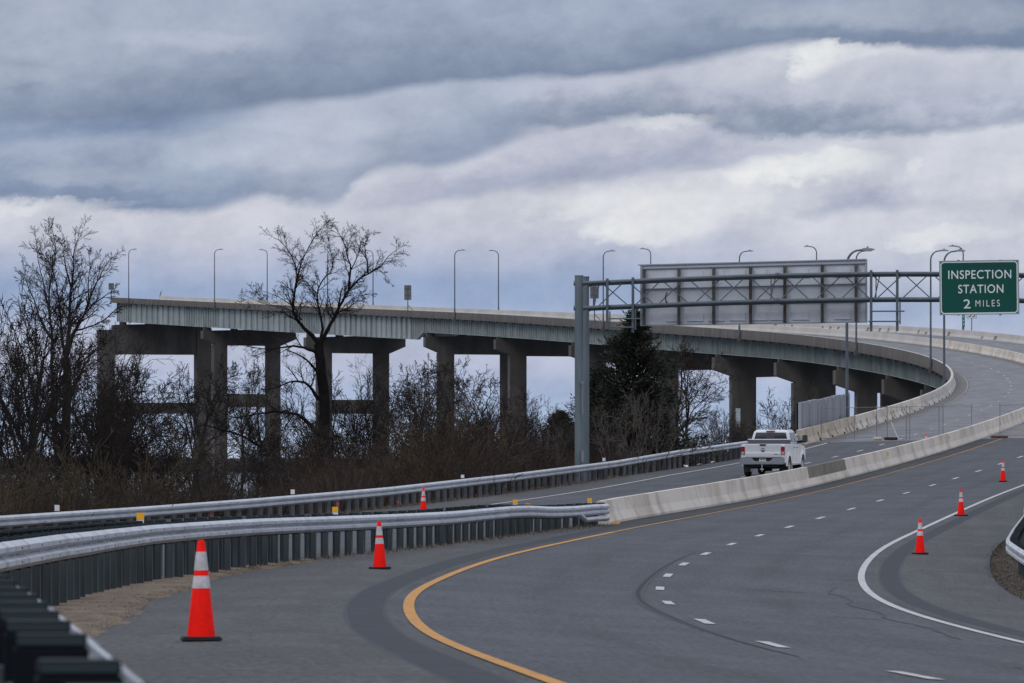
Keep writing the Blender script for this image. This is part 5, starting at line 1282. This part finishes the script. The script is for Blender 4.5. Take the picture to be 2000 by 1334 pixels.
# undergrowth: nobody could count the stems, three colours of tangle
def shrub_arr(seed, n, H, spread, r, k2):
    rs = np.random.RandomState(seed); nb = NB(); C = dict(max=2, seg=[.5, .3, .2], wig=.16, up=[.03, .03, .02], k=[k2, 3], t0=[.15, .2], ang=[(20, 55), (25, 60)], len=[(.35, .6), (.35, .55)], rmin=.007)
    for P, rad, lvl in stems(rs, n, H, spread, r, C, .6): np_tube(nb, P, rad, 3)
    return nb.arrays()
SHR = [shrub_arr(100 + i, 24, 2.0 + .3 * i, .75, .014, 6) for i in range(4)]
def undergrowth():
    rs = np.random.RandomState(21); sets = {'red': NB(), 'grey': NB(), 'tan': NB()}
    n = 0
    while n < 900:
        y = rs.uniform(176, 400); d = 2.0 + abs(rs.exponential(9)); 
        if rs.rand() < .55: d = rs.uniform(1.9, 6.5)
        x = float(np.interp(y, CP[:, 0], CP[:, 1])) - d; px = 1000 + F * x / y
        if not (-240 < px < 1470) or (d < 3.0 and 1110 < px < 1170 and y > 270): continue
        k = rs.choice(len(SHR)); v, q = SHR[k]; a = rs.uniform(0, 6.28); c, s_ = math.cos(a), math.sin(a); sc = rs.uniform(.65, 1.4) * (.92 + .42 * math.sin(px * .0215 + 1.3) * math.sin(px * .0083 + .4) + .14 * math.sin(px * .06))
        if 260 < px < 560: sc *= .52
        if d < 3.2: sc *= .72
        if y > 330: sc *= .55
        R3 = np.array([[c, -s_, 0], [s_, c, 0], [0, 0, 1]]) * sc
        u = rs.rand(); cs = 'grey' if u < .45 else 'red' if u < .82 else 'tan'
        if 500 < px < 1160 and d < 9 and rs.rand() < .6: cs = 'red'
        if px < 260 and d < 5 and rs.rand() < .55: cs = 'tan'
        sets[cs].add(v @ R3.T + [x, y, ground_z(x, y) - .1], q.copy()); n += 1
    for k, m, lab in (('red', BRUSHR, 'tangle of reddish brown brush behind the far guardrail'), ('grey', BRUSHG, 'tangle of dark grey brown brush behind the far guardrail'), ('tan', BRUSHT, 'tan dry brush behind the far guardrail')):
        o = link('undergrowth', sets[k].mesh('undergrowth', m)); tag(o, lab, 'undergrowth', kind='stuff')
    # dead weeds: dense low stalks filling the slope
    nb = NB(); n = 34000; y = rs.uniform(165, 390, n); d = np.abs(rs.exponential(7, n)) + .5; x = np.interp(y, CP[:, 0], CP[:, 1]) - d; px = 1000 + F * x / y; ok = (px > -240) & (px < 1480)
    for i in np.nonzero(ok)[0]:
        z = ground_z(x[i], y[i]) - .05; h = rs.uniform(.3, 1.3) * (1.1 + .5 * math.sin(px[i] * .035) * math.sin(px[i] * .013 + 2)) if y[i] < 330 else rs.uniform(.3, .9); a = rs.uniform(0, 6.28); w = rs.uniform(.012, .03); c, s_ = math.cos(a), math.sin(a); lx, ly = rs.normal(0, .28, 2) * h
        nb.add(np.array([(x[i] - c * w, y[i] - s_ * w, z), (x[i] + c * w, y[i] + s_ * w, z), (x[i] + lx + c * w * .5, y[i] + ly, z + h), (x[i] + lx - c * w * .5, y[i] + ly, z + h)]), np.array([[0, 1, 2, 3]]))
    o = link('weeds', nb.mesh('weeds', mat('dead_weeds', (.032, .021, .015), .95, col2=(.014, .011, .009), scale=.4, second=(.12, (.055, .034, .02), .6)))); tag(o, 'dead brown weeds covering the slope behind the far guardrail', 'weeds', kind='stuff')
undergrowth()

# ------------------------------------------------------------------ small things: ribbons, flags, litter
mb = MB(); P = [bpt(62.5, .12, -.30), bpt(61.8, .17, -.5), bpt(61.0, .22, -.68), bpt(60.4, .34, -.74)]
mb.loft([[Vector(p) + Vector((-.04, 0, 0)), Vector(p) + Vector((.04, .02, .02))] for p in P], closed=False); mb.loft([[Vector(p) + Vector((-.04, -.004, 0)), Vector(p) + Vector((.04, .016, .02))] for p in P], closed=False)
tag(mb.build('warning_ribbon', REDF, fix=False), 'crumpled red plastic ribbon hanging under the near guardrail at the left edge', 'ribbon')
def flag(px, py, y, lab, big=.55):
    x = (px - 1000) / F * y; z = (900 - py) / F * y; gz = ground_z(x, y) ; mb = MB(); t = thing('marker_flag', lab, 'marker flag', (x, y, gz), 0, 'small survey flags behind the far guardrail')
    mb.tube([(0, 0, 0), (0, 0, z - gz + .04)], .006, 5); mb.build('stake', FENC, t)
    mb = MB(); mb.add([(0, 0, z - gz - .02), (.13 * big, .03, z - gz - .05), (.12 * big, .02, z - gz + .05), (0, 0, z - gz + .05), (0, .01, z - gz - .02), (.13 * big, .04, z - gz - .05), (.12 * big, .03, z - gz + .05), (0, .01, z - gz + .05)], [(0, 1, 2, 3), (4, 7, 6, 5)]); mb.build('flag', FLAG, t)
for px, py, y, lab in ((38, 1043, 176, 'small orange flag under the far guardrail at the left edge'), (410, 1008, 200, 'small red flag under the far guardrail, right of the first yellow reflector'), (657, 985, 213, 'red flag above the second yellow reflector'),
                       (775, 981, 236, 'red flag left of the far cone'), (1266, 909, 317, 'orange flag right of the gantry column foot'), (1345, 893, 333, 'orange flag left of the white litter'), (1363, 890, 336, 'orange flag above the white litter'), (1400, 886, 342, 'orange flag nearest the truck')):
    flag(px, py, y, lab)
rl = random.Random(5)
for k, (px, off) in enumerate(((1335, .5), (1352, .5), (1366, .55))):
    y = 318 + k * 4.5; x = float(np.interp(y, CP[:, 0], CP[:, 1])) + .35; mb = MB()
    vs = [Vector((rl.uniform(-.13, .13), rl.uniform(-.16, .16), rl.uniform(0, .13))) for _ in range(12)]
    bm = bmesh.new(); [bm.verts.new(v) for v in vs]; bmesh.ops.convex_hull(bm, input=bm.verts); me = bpy.data.meshes.new('litter_bag'); bm.to_mesh(me); bm.free(); me.materials.append(TRASH)
    o = link('litter_bag', me); o.location = (x, y, surf(x, y)); tag(o, ('crumpled white litter farthest from the truck under the far guardrail', 'middle heap of crumpled white litter under the far guardrail', 'crumpled white litter nearest the truck under the far guardrail')[k], 'litter', 'white litter under the far guardrail')
# pale cover board on the pier left of the truck
mb = MB(); y = 815; mb.box(((1439.5 - 1000) / F * y, y - 3.6, (900 - 821) / F * y), (.55, .25, 2.9)); tag(mb.build('cover_board', ALU), 'pale upright board in front of the pier left of the truck', 'board')
